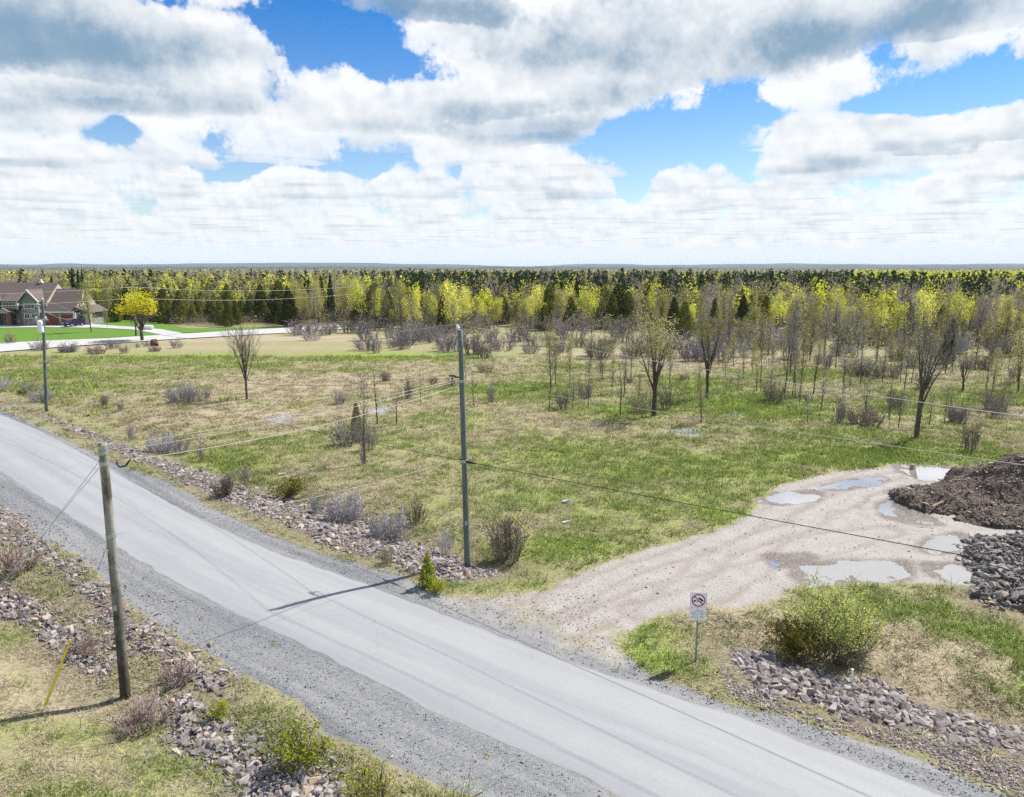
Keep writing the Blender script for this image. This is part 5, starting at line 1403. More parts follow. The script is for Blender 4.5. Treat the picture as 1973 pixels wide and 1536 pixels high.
for rt_, at_, lst in ((A_root, A_at, (6.9, 6.6, 4.4)), (B_root, B_at, (9.6, 9.2, 7.9, 4.5)), (C_root, C_at, (9.2, 6.4, 4.4))):
    for zz in lst: fit(rt_, 'bolt', chain([at_(zz) + Vector((-.03, -.2, 0)), at_(zz) + Vector((-.03, .2, 0))], .022, 6), M_GALV)
for rt_, at_, zz, r_ in ((B_root, B_at, 1.75, .137), (A_root, A_at, 2.6, .142)):
    p_ = at_(zz); fit(rt_, 'tag', boxes([(p_.x - .05, p_.x + .05, p_.y - r_ - .012, p_.y - r_ + .004, p_.z - .09, p_.z + .09)]), M_GALV)
RD = Vector((0.755, -0.656, 0))                                    # the pole line's direction past the centre pole
bt = B_at(B_top); ins = insulator(B_root, bt + Vector((-.06, 0, .0)), -.35, 1.2)
fit(B_root, 'bracket', chain([bt + Vector((-.10, -.02, -.9)), bt + Vector((-.10, -.02, -.2)), bt + Vector((-.06, 0, .02))], .022, 6), M_GALV)
bw = bt + Vector((-.12, 0, .26))
cT = C_at(C_top)
insulator(C_root, cT + Vector((0, 0, -.02)), 0, 1.2)
wire('overhead_wire', 'thin top wire from the tall centre pole to the transformer pole on the left', cT + Vector((0, 0, .2)), bw, 2.0, .008, M_WIRE)
wire('overhead_wire', 'topmost white wire running from the centre pole off to the right', bw, bw + RD * 50 + Vector((0, 0, -.5)), 1.15, .010, M_WIRE)
b8 = B_at(7.86); band(B_root, b8, .125)
wire('overhead_wire', 'lower white wire running right from the centre pole over the driveway', b8 + RD * .12, b8 + RD * 50 + Vector((0, 0, .3)), .25, .009, M_WIRE)
bcl = B_at(4.45); band(B_root, bcl, .145)
fit(B_root, 'cable_clamp', merge([chain([bcl + RD * .1, bcl + RD * .3, bcl + RD * .62 + Vector((0, 0, .01))], [.05, .06, .03], 6), chain([bcl - RD * .1, bcl - RD * .22 + Vector((0, 0, .05)), bcl - RD * .3 + Vector((0, 0, .02))], [.04, .05, .03], 6)]), M_CABLE)
wire('communication_cable', 'heavy black cable sloping from the centre pole down to the right edge', bcl + RD * .3, bcl + RD * 50 + Vector((0, 0, 2.15)), .12, .013, M_CABLE, cat='cable')
c43 = C_at(4.35); band(C_root, c43, .15)
wire('communication_cable', 'black cable hanging between the transformer pole and the centre pole', c43, bcl - RD * .3, .48, .011, M_CABLE, cat='cable')
c75 = C_at(7.5)
b79 = B_at(7.98)
wire('communication_cable', 'slack dark wire meeting the centre pole at two thirds of its height', c75, b79 - RD * .3, 2.1, .008, M_CABLE, cat='cable')
fit(B_root, 'dead_end_clamp', merge([chain([b79 - RD * .1, b79 - RD * .5 + Vector((0, 0, .06)), b79 - RD * .75 + Vector((0, 0, .02))], [.02, .045, .03], 6),
    chain([b79 - RD * .55 + Vector((0, 0, .0)), b79 - RD * .6 + Vector((0, 0, -.22)), b79 - RD * .45 + Vector((0, 0, -.38))], [.03, .035, .02], 6)]), M_CABLE)
fit(B_root, 'jumper_loop', chain([b8 - RD * .25 + Vector((0, 0, .1)), b8 - RD * .3 + Vector((0, 0, -.2)), b8 - RD * .16 + Vector((0, 0, -.42)), b8 - RD * .05 + Vector((0, 0, -.2))], .014, 5), M_WIRE)
# the lines from the leaning pole to the centre pole
AB = (B_at(7.8) - A_at(7.0)); AB.z = 0; AB.normalize()
for pyA, zB, r, lb, sg in ((862, 7.98, .006, 'uppermost of the three wires from the leaning pole to the centre pole', .15), (872, 7.9, .006, 'middle one of the three wires from the leaning pole to the centre pole', .2), (893, 7.72, .009, 'thickest white twisted line from the leaning pole to the centre pole', .35)):
    za = Z_at(pyA, A_root.location.y); pa = A_at(za); band(A_root, pa, .128)
    wire('overhead_wire', lb, pa + AB * .12, B_at(zB) - AB * .1, sg, r, M_WIRE)
    if pyA == 893:
        q = pa + AB * .5 + Vector((0, 0, -.05))
        fit(A_root, 'wire_grip', chain([q + Vector((.24, 0, .1)), q + Vector((.16, 0, .0)), q + Vector((.05, 0, -.13)), q + Vector((-.1, 0, -.16)), q + Vector((-.2, 0, -.06)), q + Vector((-.17, 0, .06))], [.012, .026, .026, .026, .024, .015], 6), M_CABLE)
zl = Z_at(1032, A_root.location.y); al = A_at(zl); band(A_root, al, .14)
wire('overhead_wire', 'faint low wire from the middle of the leaning pole to the centre pole', al + AB * .12, B_at(4.62) - AB * .12, .25, .005, M_WIRE)


# guy wires with yellow guards
def guy(label, top, foot, gfrac, at):
    f = Vector((foot[0], foot[1], h1(*foot))); t_ = Vector(top)
    root = thing('guy_wire', label, 'guy wire', tuple(f), group='guy wires with yellow guards')
    fit(root, 'strand', chain([f + Vector((0, 0, -.1)), t_], .008, 5), M_GALV)
    if gfrac: fit(root, 'guard', chain([f.lerp(t_, .02), f.lerp(t_, gfrac)], [.032, .028], 8), M_YELLOW)
    return root


guy('guy wire with a yellow guard left of the leaning wooden pole', al, G(82, 1357), .40, None)
for k, pyA in enumerate((872, 884)):
    pa = A_at(Z_at(pyA + 6, A_root.location.y)); guy(('thin bare guy wire from the top of the leaning pole, upper one', 'thin bare guy wire from the top of the leaning pole, lower one')[k], pa, tuple((A_root.location - AB * (6.2 + .5 * k))[:2]), 0, None)
guy('guy wire with a yellow guard behind the brown shrub at the centre pole', B_at(4.3), G(1023, 1031), .30, None)
guy('left of the two yellow-guarded guy wires right of the transformer pole', C_at(5.0), G(155, 777), .30, None)
guy('right of the two yellow-guarded guy wires right of the transformer pole', C_at(8.6), G(193, 772), .26, None)

# transformer on the left pole
ct = C_at(Z_at(628, C_root.location.y))
fit(C_root, 'transformer', chain([ct + Vector((.0, -.42, -.55)), ct + Vector((.0, -.42, -.5)), ct + Vector((.0, -.42, .42)), ct + Vector((.0, -.42, .5))], [.2, .24, .24, .16], 14), M_PORC)
fit(C_root, 'bracket', (boxes([(ct.x - .55, ct.x + .55, ct.y - .3, ct.y - .12, ct.z + .5, ct.z + .62)])), M_GALV)
insulator(C_root, ct + Vector((-.45, -.2, .6)), 0, 1.3); insulator(C_root, ct + Vector((.4, -.2, .6)), 0, 1.3)
cf = C_at(Z_at(588, C_root.location.y))
fit(C_root, 'cutout_switch', chain([cf + Vector((-.15, 0, .0)), cf + Vector((-.45, -.05, .12)), cf + Vector((-.5, -.05, -.1))], [.03, .06, .05], 6), M_PORC)
house_pt = Vector((-93.0, 159.6, 3.1))
wire('overhead_wire', 'service wire dropping from the transformer pole to the garage', C_at(Z_at(597, C_root.location.y)), house_pt, 1.2, .018, M_WIRE)
Lp = Vector((D_at(9).x - 48, D_at(9).y - 40, 0))
for dz_, lb1, lb2 in ((0.0, 'upper far wire from the thin pole by the golden tree off to the left', 'upper far wire between the two thin far poles'), (-2.0, 'lower far wire from the thin pole by the golden tree off to the left', 'lower far wire between the two thin far poles')):
    wire('overhead_wire', lb1, D_at(D_top + dz_), Lp + Vector((0, 0, D_top + dz_)), .9, .028, M_WIRE)
    wire('overhead_wire', lb2, D_at(D_top + dz_), E_at(E_top + dz_ * .8), .9, .028, M_WIRE)

# ------------------------------------------------------------------ no-dumping sign
M_WHITE = plain('white_sign_sheet', (0.80, 0.81, 0.82), .4, 0, .03)
M_RED = plain('sign_red', (0.42, 0.008, 0.045), .45, 0, .05)
M_BLACK = plain('sign_black', (0.012, 0.012, 0.03), .5, 0, .05)
M_TEXT = plain('sign_lettering', (0.22, 0.24, 0.27), .5, 0, .05)
M_TEAL = plain('sign_teal_edge', (0.33, 0.48, 0.50), .5)
SX, SY = G(1340, 1273); SZ = h1(SX, SY)
sign = thing('no_dumping_sign', 'white no-dumping sign on a thin metal post at the driveway corner', 'sign', (SX, SY, SZ), math.radians(-6))
H_S = Z_at(1141, SY) - SZ
box_obj('post', [(-.028, .028, -.004, .004, -.3, H_S - .05), (-.028, -.020, -.03, -.004, -.3, H_S - .05), (.020, .028, -.03, -.004, -.3, H_S - .05)], M_GALV, sign)
w2, yF = .258, -.034
up_ = box_obj('upper_plate', [(-w2, w2, yF - .004, yF, H_S - .52, H_S)], M_WHITE, sign)
lo_ = box_obj('lower_plate', [(-w2, w2, yF - .004, yF, H_S - .52 - .42, H_S - .525)], M_WHITE, sign)
yf = yF - .007
box_obj('border', [(-w2, w2, yf, yf + .002, H_S - .012, H_S), (-w2, w2, yf, yf + .002, H_S - .52, H_S - .508), (-w2, -w2 + .01, yf, yf + .002, H_S - .508, H_S - .012), (w2 - .01, w2, yf, yf + .002, H_S - .508, H_S - .012)], M_TEAL, up_)
cz = H_S - .262


def ring(name, r0, r1, n, y_, mat, parent):
    V, F = [], []
    for i in range(n):
        a = 2 * PI * i / n
        V += [(r0 * math.cos(a), y_, cz + r0 * math.sin(a)), (r1 * math.cos(a), y_, cz + r1 * math.sin(a)), (r0 * math.cos(a), y_ + .002, cz + r0 * math.sin(a)), (r1 * math.cos(a), y_ + .002, cz + r1 * math.sin(a))]
    for i in range(n):
        a, b = 4 * i, 4 * ((i + 1) % n); F += [(a, a + 1, b + 1, b), (a + 1, a + 3, b + 3, b + 1), (a, b, b + 2, a + 2)]
    return link(name, mesh_np(name, np.array(V), np.array(F, np.int32)), mat, parent)


ring('prohibition_ring', .178, .214, 48, yf, M_RED, up_)


def poly_plate(name, polys, y_, mat, parent):
    me = bpy.data.meshes.new(name); V, F = [], []
    for pl_ in polys: F.append(tuple(range(len(V), len(V) + len(pl_)))); V += [(x_, y_, cz + z_) for x_, z_ in pl_]
    me.from_pydata(V, [], F); return link(name, me, mat, parent)


# a tipping dump truck: body raised, cab and chassis at left
poly_plate('truck_pictogram', [[(.00, .075), (.03, .10), (.15, .01), (.155, -.01), (.12, -.035), (.0, .05)], [(-.155, .0), (-.10, .005), (-.085, -.012), (-.02, -.02), (-.02, -.034), (-.09, -.036), (-.105, -.06), (-.135, -.06), (-.15, -.04)], [(-.02, -.02), (.09, -.035), (.125, -.035), (.105, -.06), (.08, -.055), (-.02, -.034)]], yf - .001, M_BLACK, up_)
s45 = math.sqrt(.5); a_, b_ = .19, .014
poly_plate('prohibition_bar', [[(-a_ * s45 - b_ * s45, a_ * s45 - b_ * s45), (-a_ * s45 + b_ * s45, a_ * s45 + b_ * s45), (a_ * s45 + b_ * s45, -a_ * s45 + b_ * s45), (a_ * s45 - b_ * s45, -a_ * s45 - b_ * s45)]], yf - .003, M_RED, up_)


def text(body, size, x_, z_, mat, parent, name='lettering', shear=0.0):
    fc = bpy.data.curves.new('t', 'FONT'); fc.body = body; fc.size = size; fc.align_x = 'CENTER'; fc.shear = shear; fc.resolution_u = 2
    tmp = bpy.data.objects.new('t', fc); COL.objects.link(tmp)
    dg = bpy.context.evaluated_depsgraph_get(); me = bpy.data.meshes.new_from_object(tmp.evaluated_get(dg)); bpy.data.objects.remove(tmp)
    me.transform(Matrix.Rotation(PI / 2, 4, 'X')); me.transform(Matrix.Translation((x_, yf + .001, z_))); me.materials.clear()
    return link(name, me, mat, parent)


zt = H_S - .525
text('Ottawa', .085, .03, zt - .115, M_TEXT, lo_, shear=.3)
ring_z = cz; cz = zt - .075
for zz, hw, xx in ((.075, .075, -.12), (.125, .085, -.12), (.18, .025, -.12), (.235, .10, -.12), (.085, .08, .12), (.14, .05, .12), (.20, .05, .12), (.25, .075, .12)):
    rg = random.Random(int(zz * 1e4) + int(hw * 1e4)); pl_ = []; x0 = xx - hw
    while x0 < xx + hw:
        w_ = rg.uniform(.007, .014); pl_.append([(x0, -zz - .011), (x0 + w_, -zz - .011), (x0 + w_, -zz + rg.choice((.008, .014))), (x0, -zz + .008)]); x0 += w_ + .005
    poly_plate('lettering', pl_, yf + .001, M_TEXT, lo_)
box_obj('divider', [(-.004, .004, yf, yf + .002, H_S - .93, H_S - .66)], M_TEXT, lo_)

# ------------------------------------------------------------------ soil mound, debris, stakes
def soil_build(t, b):
    p = t.pos(); n = t.noise(p, 1.2, 5, .65); f = t.noise(p, 9, 5, .7); v = t.noise(p, 28, 3, .7)
    c = t.mix(t.rng(n, .35, .65), (0.06, 0.043, 0.036), (0.175, 0.138, 0.115)); c = t.mix(t.rng(f, .48, .72), c, (0.235, 0.185, 0.15)); c = t.mix(t.rng(v, .6, .75, 0, .7), c, (0.33, 0.27, 0.22))
    c = t.mix(t.rng(t.m('ADD', t.attr('hollow_shade')['Fac'], t.m('MULTIPLY', t.m('SUBTRACT', f, .5), .9)), .35, .7, 0, .85), c, (0.03, 0.018, 0.013))  # shade of the dug-out hollow painted near-black into the soil colour
    t.put(b.inputs['Base Color'], c); b.inputs['Roughness'].default_value = 1; bump(t, b, t.m('ADD', f, v), .9, .12)


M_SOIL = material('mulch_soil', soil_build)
MX, MY = 26.2, 38.6
mound = thing('soil_mound', 'big heap of dark brown soil and mulch at the right edge of the driveway', 'soil heap', (MX, MY, 0))
HEAPS = [(1.9, .6, 3.6, 3.0, 2.35), (-2.6, -.4, 2.7, 2.2, 1.0), (5.2, 1.6, 4.5, 3.5, 2.4), (-.6, -3.2, 3.4, 1.6, .55), (3.0, -3.8, 4.0, 2.2, .8), (-.6, .6, 2.4, 2.0, 1.15)]
g1 = np.arange(-8, 11, .11); g2 = np.arange(-6.5, 7.5, .11); GX, GY = np.meshgrid(g1, g2); fx, fy = GX.ravel(), GY.ravel()
mz = np.zeros_like(fx)
for a, b, ra, rb, hh in HEAPS:
    q = np.sqrt(((fx - a) / ra) ** 2 + ((fy - b) / rb) ** 2) + (fbm(fx + a, fy, .7, 3) - .5) * .5
    mz = np.maximum(mz, hh * np.clip(1.06 - q, 0, 1) ** .72)
# a dug-out hollow on the near face
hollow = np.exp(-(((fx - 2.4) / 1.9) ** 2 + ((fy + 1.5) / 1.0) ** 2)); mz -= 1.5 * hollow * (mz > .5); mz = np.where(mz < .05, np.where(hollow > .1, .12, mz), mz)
up0 = mz > .02
mz = mz + up0 * ((fbm(fx, fy, 1.2, 5) - .5) * .75 + (np.random.RandomState(2).rand(len(fx)) - .5) * .06)
gz = zfast(fx + MX, fy + MY); mz = np.where(up0, np.maximum(mz, -.05) + gz, gz - .12)
gi = np.arange(len(fx)).reshape(GX.shape); Qm = np.stack([gi[:-1, :-1], gi[:-1, 1:], gi[1:, 1:], gi[1:, :-1]], -1).reshape(-1, 4)
Qm = Qm[up0[Qm].any(1)]; uq, inv = np.unique(Qm, return_inverse=True)
link('soil', mesh_np('soil', np.stack([fx, fy, mz], 1)[uq], inv.reshape(-1, 4), {'hollow_shade': hollow[uq]}, smooth=False), M_SOIL, mound)
rs = np.random.RandomState(31); k = rs.choice(np.where(up0 & (mz > .05) & (hollow < .35))[0], 6000); P3 = np.stack([fx[k], fy[k], mz[k] + .02], 1) + rs.normal(0, .04, (6000, 3)) * [1, 1, .3]
V, F = merged_rocks(P3, rs.uniform(.035, .13, 6000) * (1 + 1.2 * rs.rand(6000) ** 8), rs)
tag(link('clods', mesh_np('clods', V, F), material('mound_clods', rock_build((0.075, 0.055, 0.045), (0.19, 0.15, 0.125), (0.42, 0.36, 0.31))), mound), kind='stuff')
k = rs.choice(np.where(up0 & (mz > .1))[0], 420); d_ = rs.normal(size=(420, 3)) * [1, 1, .35]; d_ /= np.linalg.norm(d_, axis=1, keepdims=True); L_ = rs.uniform(.12, .55, (420, 1)); c_ = np.stack([fx[k], fy[k], mz[k] + .04], 1)
tag(link('splinters', mesh_np('splinters', *tubes(np.concatenate([c_ - d_ * L_ / 2, c_ + d_ * L_ / 2, rs.uniform(.01, .03, (420, 1)), rs.uniform(.008, .02, (420, 1))], 1), 4)), M_TWIGB, mound), kind='stuff')
M_LOG = bark_mat('cut_wood', (0.24, 0.18, 0.12), (0.42, 0.34, 0.24))
for (px, py, dpx, dpy, r, zz, lb) in ((1808, 985, 26, -8, .07, .35, 'broken pale branch lying on the front of the soil heap'), (1782, 984, 14, 8, .06, .3, 'short pale stick at the foot of the soil heap'), (1742, 957, 1, 0, 0, 0, '')):
    if not r: continue
    a = Vector((*G(px - dpx / 2, py - dpy / 2), zz)); b = Vector((*G(px + dpx / 2, py + dpy / 2), zz + .12))
    tag(link('broken_branch', mesh_np('broken_branch', *chain([(0, 0, 0), (b - a) * .5 + Vector((0, 0, .03)), b - a], [r, r * .9, r * .6], 7)), M_LOG, None, a), lb, 'branch')


def stump(label, px, base, top, r):
    X_, Y_ = G(px, base); H = Z_at(top, Y_); rs_ = np.random.RandomState(px)
    V, Fs = chain([(0, 0, -.1), (0.01, 0, H * .5), (0.02, 0, H * .97), (0.02, 0, H)], [r * 1.15, r, r * .95, r * .8], 9)
    V = V + rs_.normal(0, r * .07, V.shape)
    tag(link('wooden_stake', mesh_np('wooden_stake', V, Fs), M_LOG, None, (X_, Y_, h1(X_, Y_))), label, 'stake')


stump('pair of stubby wooden posts in the water before the soil heap', 1750, 951, 940, .16)
stump('stubby wooden post at the back puddle behind the soil heap', 1757, 903, 894, .14)
st_ = box_obj('survey_stake', [(-.03, .03, -.03, .03, -.3, .42)], M_WHITE); X_, Y_ = G(1642, 1299); st_.location = (X_, Y_, h1(X_, Y_) + .08)
tag(st_, 'white survey stake standing among the rocks right of the sign', 'stake')
M_PALESTONE = plain('pale_concrete', (0.55, 0.54, 0.53), .85)
for px, py, w, h_, lb in ((1093, 969, .5, .18, 'white slab of broken concrete lying in the grass, farther one'), (1092, 1008, .4, .12, 'smaller white stone slab in the grass, nearer to the drive'), (546, 912, .5, .06, 'pale board lying on the grass behind the rock bank')):
    X_, Y_ = G(px, py); V, F = HULLS[4]
    o = link('pale_slab', mesh_np('pale_slab', V * [w * 1.1, w * 1.0, h_ * 2.2], F), M_PALESTONE, None, (X_, Y_, h1(X_, Y_) + h_ * .4), .3)
    tag(o, lb, 'slab')
X_, Y_ = G(300, 666); V, F = HULLS[2]
tag(link('rusty_mound', mesh_np('rusty_mound', V * [2.3, 2.3, 2.6], F), plain('rust_brown', (0.075, 0.03, 0.02), .9), None, (X_, Y_, h1(X_, Y_) + .35)), 'small rusty brown mound on the verge of the far road', 'mound')
# two white tanks by the end of the house drive
for px, r, L_, lb in ((283.5, .42, .95, 'long white rounded tank beside the house drive entrance'), (270.5, .40, .25, 'short white rounded tank at the left of the long one')):
    X_, Y_ = G(px, 637); root = thing('white_tank', lb, 'tank', (X_, Y_, .1), .1, 'white tanks by the drive')
    V, Fs = chain([(-L_ - .32, 0, r), (-L_ - .22, 0, r), (-L_, 0, r), (L_, 0, r), (L_ + .22, 0, r), (L_ + .32, 0, r)], [.06, r * .75, r, r, r * .75, .06], 14)
    link('shell', mesh_np('shell', V + np.array([0, 0, .15]), Fs, smooth=True), M_PORC, root)
    for s in (-.6, .6): box_obj('foot', [(L_ * s - .08, L_ * s + .08, -r * .7, r * .7, -.15, .3)], M_GALV, root)

# ------------------------------------------------------------------ the house across the far road
def shingle(t, b):
    p = t.obj(); n = t.noise(t.v('MULTIPLY', p, (3.0, 1, 6.0)), 1.6, 4, .7); w = t.noise(p, .5, 3)
    c = t.mix(t.rng(n, .3, .7), (0.065, 0.05, 0.049), (0.135, 0.107, 0.104)); t.put(b.inputs['Base Color'], t.mix(t.m('MULTIPLY', w, .35), c, (0.19, 0.14, 0.13))); bump(t, b, n, .5, .03)


def stone(t, b):
    v = t.new('ShaderNodeTexVoronoi'); v.inputs['Scale'].default_value = 4.5; t.put(v.inputs['Vector'], t.obj()); s = t.new('ShaderNodeSeparateColor'); t.put(s.inputs[0], v.outputs['Color'])
    t.put(b.inputs['Base Color'], t.ramp(s.outputs[0], [(0, (0.13, 0.115, 0.12)), (.5, (0.24, 0.215, 0.22)), (1, (0.38, 0.35, 0.34))])); bump(t, b, v.outputs['Distance'], .6, .05)


M_ROOF, M_STONE = material('brown_shingles', shingle), material('grey_fieldstone', stone)
M_STUCCO = plain('beige_stucco', (0.40, 0.365, 0.31), .9); M_SIDING = plain('grey_green_siding', (0.17, 0.195, 0.195), .8); M_TRIM = plain('cream_trim', (0.66, 0.63, 0.56), .7)
M_GLASS = plain('dark_window_glass', (0.02, 0.03, 0.035), .08, 0, .1, 2, .8); M_GARAGE = plain('stained_garage_door', (0.18, 0.052, 0.022), .55, 0, .25, 2.0); M_BRICK = plain('red_brick', (0.20, 0.08, 0.06), .9, 0, .3, 8)
M_DARK = plain('dark_doorway', (0.03, 0.022, 0.02), .6)
hX, hY = -101.4, 160.5
house = thing('stone_house', 'large stone house with brown shingle roof behind a green lawn at left', 'house', (hX, hY, 0.0), 0.0)
UX = .1135
wx = lambda px: (px - 85) * UX
wz = lambda py: (628.0 - py) * UX + .1
xL = -19.0
box_obj('wall', [(xL, .6, 0, 10, -.2, 5.3), (.6, 6.9, -.4, 8.6, -.2, 2.95), (6.9, 8.6, 1.5, 7.5, -.2, 2.4)], M_STONE, house)
# main roof and its far half
r1 = wz(548)
rf = slab('roof', [(xL, -.5, 4.9), (wx(91.5), -.5, 4.9), (wx(91.5), 5, r1), (xL, 5, r1)], .22, M_ROOF, house)
slab('roof', [(xL, 10.5, 4.9), (xL, 5, r1 + .003), (wx(91.5), 5, r1 + .003), (wx(91.5), 10.5, 4.9)], .22, M_ROOF, house)
ge = prism('gable_end', [(0, 0), (9.4, 0), (4.7, r1 - 5.1)], -.1, .1, M_STUCCO, house); ge.rotation_euler = (0, 0, PI / 2); ge.location = (wx(91.5) - .15, .3, 4.95)
box_obj('chimney_vent', [(wx(57.5) - .15, wx(57.5) + .2, 4.8, 5.2, r1 - .2, r1 + .75), (wx(57.5) - .35, wx(57.5) + .5, 4.6, 5.4, r1 - .15, r1 + .2)], M_TRIM, rf)
# garage wing: roof with flared eave at its right end
r2, e2 = wz(560), 3.15
gr_ = slab('roof', [(wx(85), -.9, e2), (wx(146), -.9, e2), (wx(146), 4.2, r2), (wx(85), 4.2, r2)], .2, M_ROOF, house)
gr_['label'] = 'garage wing roof'
slab('roof', [(wx(85), 9.2, e2), (wx(85), 4.2, r2 + .003), (wx(146), 4.2, r2 + .003), (wx(146), 9.2, e2)], .2, M_ROOF, house)
slab('side_roof', [(wx(146) + .02, -.7, wz(592)), (wx(168.5), .8, wz(604.5)), (wx(168.5), 8.5, wz(604.5)), (wx(146) + .02, 9.0, wz(592))], .2, M_ROOF, house)
ge = prism('gable_end', [(0, 0), (9.6, 0), (4.9, r2 - e2 - .1)], -.1, .1, M_STUCCO, house); ge.rotation_euler = (0, 0, PI / 2); ge.location = (wx(145.5), -.5, e2)
tr = [chain([(wx(146), 3.6, wz(564)), (wx(148.5), 2.4, wz(577)), (wx(153), 1.4, wz(587)), (wx(160), .9, wz(596.5)), (wx(168.5), .8, wz(604.5))], [.10, .16, .2, .2, .14], 6)]
link('bargeboard', mesh_np('bargeboard', *merge(tr)), M_TRIM, house)
box_obj('fascia', [(wx(85), wx(146.5), -1.05, -.93, e2 - .32, e2 - .04)], M_TRIM, house)
box_obj('side_wall', [(wx(157), wx(168), .9, 1.4, -.1, wz(606))], M_STUCCO, house)
for a, b in ((92.5, 116), (121, 144)):
    gd = box_obj('garage_door', [(wx(a), wx(b), -.52, -.42, 0, wz(608.5))], M_GARAGE, house)
    for i in range(4):
        z0 = .08 + i * (wz(608.5) - .1) / 4; zz1 = z0 + (wz(608.5) - .1) / 4 - .06
        for j in range(4): box_obj('panel', [(wx(a) + .1 + j * (wx(b) - wx(a) - .1) / 4, wx(a) + (j + 1) * (wx(b) - wx(a) - .1) / 4, -.56, -.525, z0, zz1)], M_GARAGE, gd)
for px in (88.5, 118.5, 146): box_obj('pier', [(wx(px) - .28, wx(px) + .28, -.75, -.44, -.1, e2 - .35)], M_TRIM if px > 140 else M_STONE, house)
# tall gabled bay
xb0, xb1, yb = wx(52.5), wx(83.5), -1.6
box_obj('bay_wall', [(xb0, xb1, yb, 0, -.2, wz(596))], M_STONE, house)
box_obj('bay_siding', [(xb0 + .02, xb1 - .02, yb + .03, 0, wz(596), wz(580))], M_SIDING, house)
xm, zp, ze = (xb0 + xb1) / 2, wz(559.5), wz(581)
prism('bay_gable', [(xb0, ze), (xb1, ze), (xm, zp - .3)], yb + .06, yb + .3, M_SIDING, house)
slab('bay_roof', [(xm, yb - .5, zp), (xb1 + .6, yb - .5, ze - .25), (xb1 + .6, 3.5, ze - .25), (xm, 3.5, zp)], .2, M_ROOF, house)
slab('bay_roof', [(xb0 - .6, yb - .5, ze - .25), (xm - .003, yb - .5, zp), (xm - .003, 3.5, zp), (xb0 - .6, 3.5, ze - .25)], .2, M_ROOF, house)
link('bay_trim', mesh_np('bay_trim', *merge([chain([(xm, yb - .55, zp - .1), (xb1 + .62, yb - .55, ze - .33)], [.16, .16], 4), chain([(xm, yb - .55, zp - .1), (xb0 - .62, yb - .55, ze - .33)], [.07, .07], 4)])), M_TRIM, house)


def window(px0, px1, py0, py1, y_, nv=2, nh=1):
    x0, x1, z0, z1 = wx(px0), wx(px1), wz(py1), wz(py0)
    w_ = box_obj('window', [(x0 - .1, x0, y_ - .08, y_, z0 - .1, z1 + .1), (x1, x1 + .1, y_ - .08, y_, z0 - .1, z1 + .1), (x0, x1, y_ - .08, y_, z1, z1 + .1), (x0, x1, y_ - .1, y_, z0 - .1, z0)] + [(x0 + (x1 - x0) * i / nv - .03, x0 + (x1 - x0) * i / nv + .03, y_ - .06, y_, z0, z1) for i in range(1, nv)], M_TRIM, house)
    for i in range(nv): box_obj('pane', [(x0 + (x1 - x0) * i / nv + .03, x0 + (x1 - x0) * (i + 1) / nv - .03, y_ - .035, y_ - .01, z0 + .01, z1 - .01)], M_GLASS, w_)


window(58, 77, 586.5, 595, yb + .02, 3); window(57, 66, 606.5, 613.5, yb - .005, 2); window(71, 80.5, 606, 613.5, yb - .005, 2)
window(13, 37, 585, 594, -.9, 4); window(-2, 4, 600, 612, -.01, 1)
# shed dormer and porch at left
slab('dormer_roof', [(wx(9), -1.3, wz(582)), (wx(46), -1.3, wz(582)), (wx(46), 2.6, wz(566)), (wx(12), 2.6, wz(566))], .18, M_ROOF, house)
box_obj('dormer_wall', [(wx(11), wx(43), -.88, 1.4, wz(598), wz(583) - .05)], M_SIDING, house)
box_obj('dormer_post', [(wx(41), wx(43), -1.2, -.9, wz(597), wz(582.5) - .15)], M_TRIM, house)
slab('left_gable_roof', [(wx(-14), -1.6, wz(563)), (wx(6.5), -1.6, wz(582)), (wx(6.5), 3, wz(582)), (wx(-14), 3, wz(563))], .2, M_ROOF, house)
box_obj('left_bay_wall', [(wx(-40), wx(3), -1.2, 0, -.1, wz(582) - .1)], M_STONE, house)
px0, px1, pm = wx(5), wx(39), wx(22)
slab('porch_roof', [(pm, -3.2, wz(594.5)), (px1, -3.2, wz(603)), (px1, 0, wz(603)), (pm, 0, wz(594.5))], .15, M_ROOF, house)
slab('porch_roof', [(px0, -3.2, wz(603)), (pm - .003, -3.2, wz(594.5)), (pm - .003, 0, wz(594.5)), (px0, 0, wz(603))], .15, M_ROOF, house)
prism('porch_gable', [(px0 + .3, wz(603) - .1), (px1 - .3, wz(603) - .1), (pm, wz(595.5) - .1)], -3.0, -2.8, M_STUCCO, house)
for px in (9.5, 34): box_obj('porch_pier', [(wx(px) - .3, wx(px) + .3, -3.0, -2.5, 0, wz(603) - .12)], M_BRICK, house)
dr = box_obj('front_door', [(wx(21), wx(31), -.16, -.02, .3, wz(607))], M_DARK, house); box_obj('handle', [(wx(30) - .04, wx(30) + .04, -.22, -.17, 1.2, 1.45)], M_GALV, dr)
box_obj('entry_panel', [(wx(12), wx(19.5), -.14, -.02, .3, wz(606))], M_STUCCO, house)
box_obj('step', [(wx(8), wx(40), -4.2, -2.4, -.1, .25)], M_PALESTONE, house); box_obj('step', [(wx(5), wx(42), -4.9, -4.2, -.1, .12)], M_PALESTONE, house)

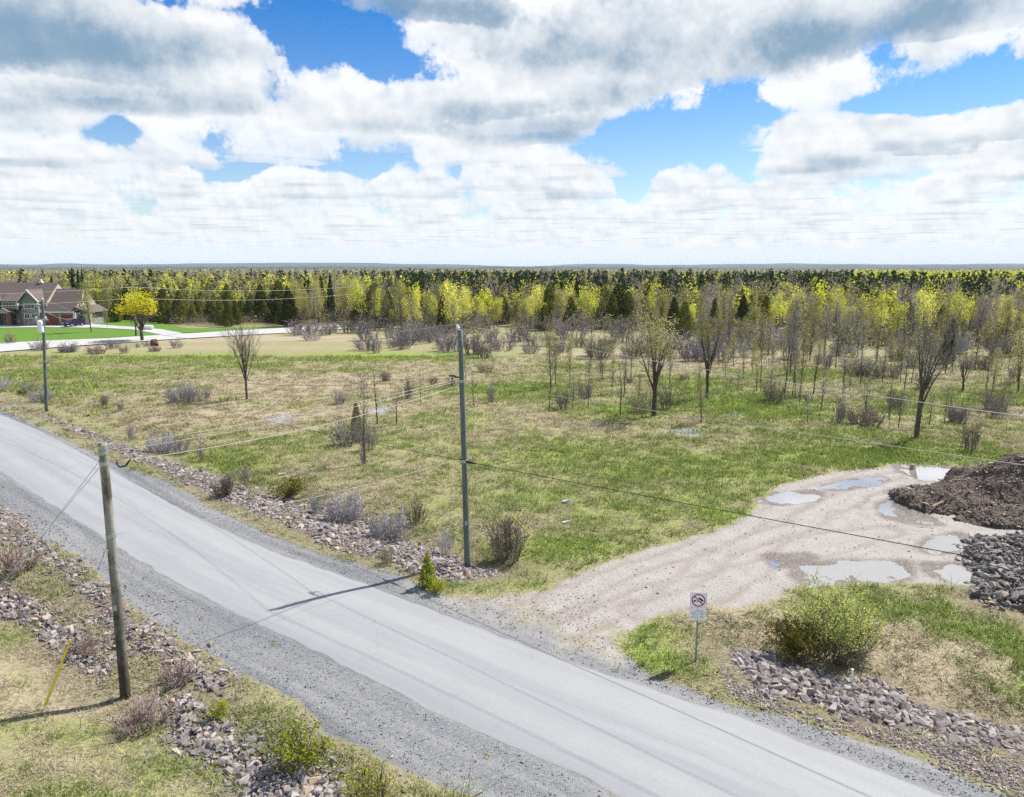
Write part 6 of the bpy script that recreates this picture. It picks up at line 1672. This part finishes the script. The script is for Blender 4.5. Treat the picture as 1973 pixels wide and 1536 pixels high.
# ------------------------------------------------------------------ purple car before the garage
M_CAR = plain('dark_purple_paint', (0.025, 0.012, 0.06), .25, .2, .05, 2, .6); M_TYRE = plain('tyre_rubber', (0.02, 0.02, 0.022), .9)
cx_, cy2 = G(152, 627.5); car = thing('parked_car', 'dark purple car parked in front of the garage doors', 'car', (-93.2, 157.0, .18), math.radians(75))
prof = [(-2.1, .35), (-2.15, .75), (-1.95, .95), (-1.3, 1.02), (-.75, 1.5), (.75, 1.55), (1.55, 1.05), (2.05, .95), (2.15, .6), (2.05, .32)]
cb = prism('body', prof, -.86, .86, M_CAR, car); bm = bmesh.new(); bm.from_mesh(cb.data); bmesh.ops.bevel(bm, geom=list(bm.edges), offset=.05, segments=2, affect='EDGES'); bm.to_mesh(cb.data); bm.free()
prism('side_window', [(-1.05, 1.05), (-.68, 1.42), (.68, 1.46), (1.3, 1.06)], -.875, -.868, M_GLASS, car); prism('side_window', [(-1.05, 1.05), (-.68, 1.42), (.68, 1.46), (1.3, 1.06)], .868, .875, M_GLASS, car)
slab('windscreen', [(-1.27, -.7, 1.06), (-1.27, .7, 1.06), (-.78, .62, 1.5), (-.78, -.62, 1.5)], .02, M_GLASS, car); slab('rear_window', [(1.52, -.7, 1.10), (1.52, .7, 1.10), (.8, .62, 1.56), (.8, -.62, 1.56)], .02, M_GLASS, car)
for sx in (-1.3, 1.3):
    for sy in (-.8, .8):
        w_ = link('wheel', mesh_np('wheel', *chain([(sx, sy - .1, .33), (sx, sy + .1, .33)], .33, 16)), M_TYRE, car); e = sy + (.11 if sy > 0 else -.11)
        link('rim', mesh_np('rim', *chain([(sx, e, .33), (sx, e + (.01 if sy > 0 else -.01), .33)], .2, 12)), M_GALV, w_)
for sy in (-.6, .6): box_obj('headlight', [(-2.17, -2.12, sy - .18, sy + .18, .68, .82)], M_PORC, car); box_obj('taillight', [(2.12, 2.17, sy - .18, sy + .18, .75, .9)], M_RED, car)
box_obj('licence_plate', [(2.16, 2.175, -.26, .26, .5, .64)], M_WHITE, car)


# ------------------------------------------------------------------ air: far things fade a little to blue
hb = boxes([(-13000, 13000, -700, 15500, -2.2, 72.0)])
hm = bpy.data.materials.new('haze'); hm.use_nodes = True; ht = NT(hm.node_tree)
for n in list(ht.n):
    if n.type != 'OUTPUT_MATERIAL': ht.n.remove(n)
pv = ht.new('ShaderNodeVolumePrincipled'); pv.inputs['Color'].default_value = (0.72, 0.84, 1.0, 1); pv.inputs['Density'].default_value = 0.00006; pv.inputs['Anisotropy'].default_value = 0.0
ht.l.new(pv.outputs[0], next(n for n in ht.n if n.type == 'OUTPUT_MATERIAL').inputs['Volume'])
tag(link('haze', mesh_np('haze', *hb), hm), kind='stuff')

# ------------------------------------------------------------------ members of a group told apart by their order from left to right
ORD = 'first second third fourth fifth sixth seventh eighth ninth tenth eleventh twelfth thirteenth fourteenth fifteenth sixteenth seventeenth eighteenth nineteenth twentieth twenty-first twenty-second'.split()
by = {}
for o in COL.objects:
    if o.parent is None and 'label' in o.keys(): by.setdefault(o['label'], []).append(o)
for lab, L in by.items():
    if len(L) < 2: continue
    L.sort(key=lambda o: o.location.x / o.location.y); n = len(L); short = lab.replace(' the ', ' ')
    for i, o in enumerate(L):
        side, k = ('left', i) if i <= (n - 1) // 2 else ('right', n - 1 - i)
        o['label'] = ('leftmost ' if k == 0 and side == 'left' else 'rightmost ' if k == 0 else ORD[min(k, 21)] + ' from ' + side + ', ') + short
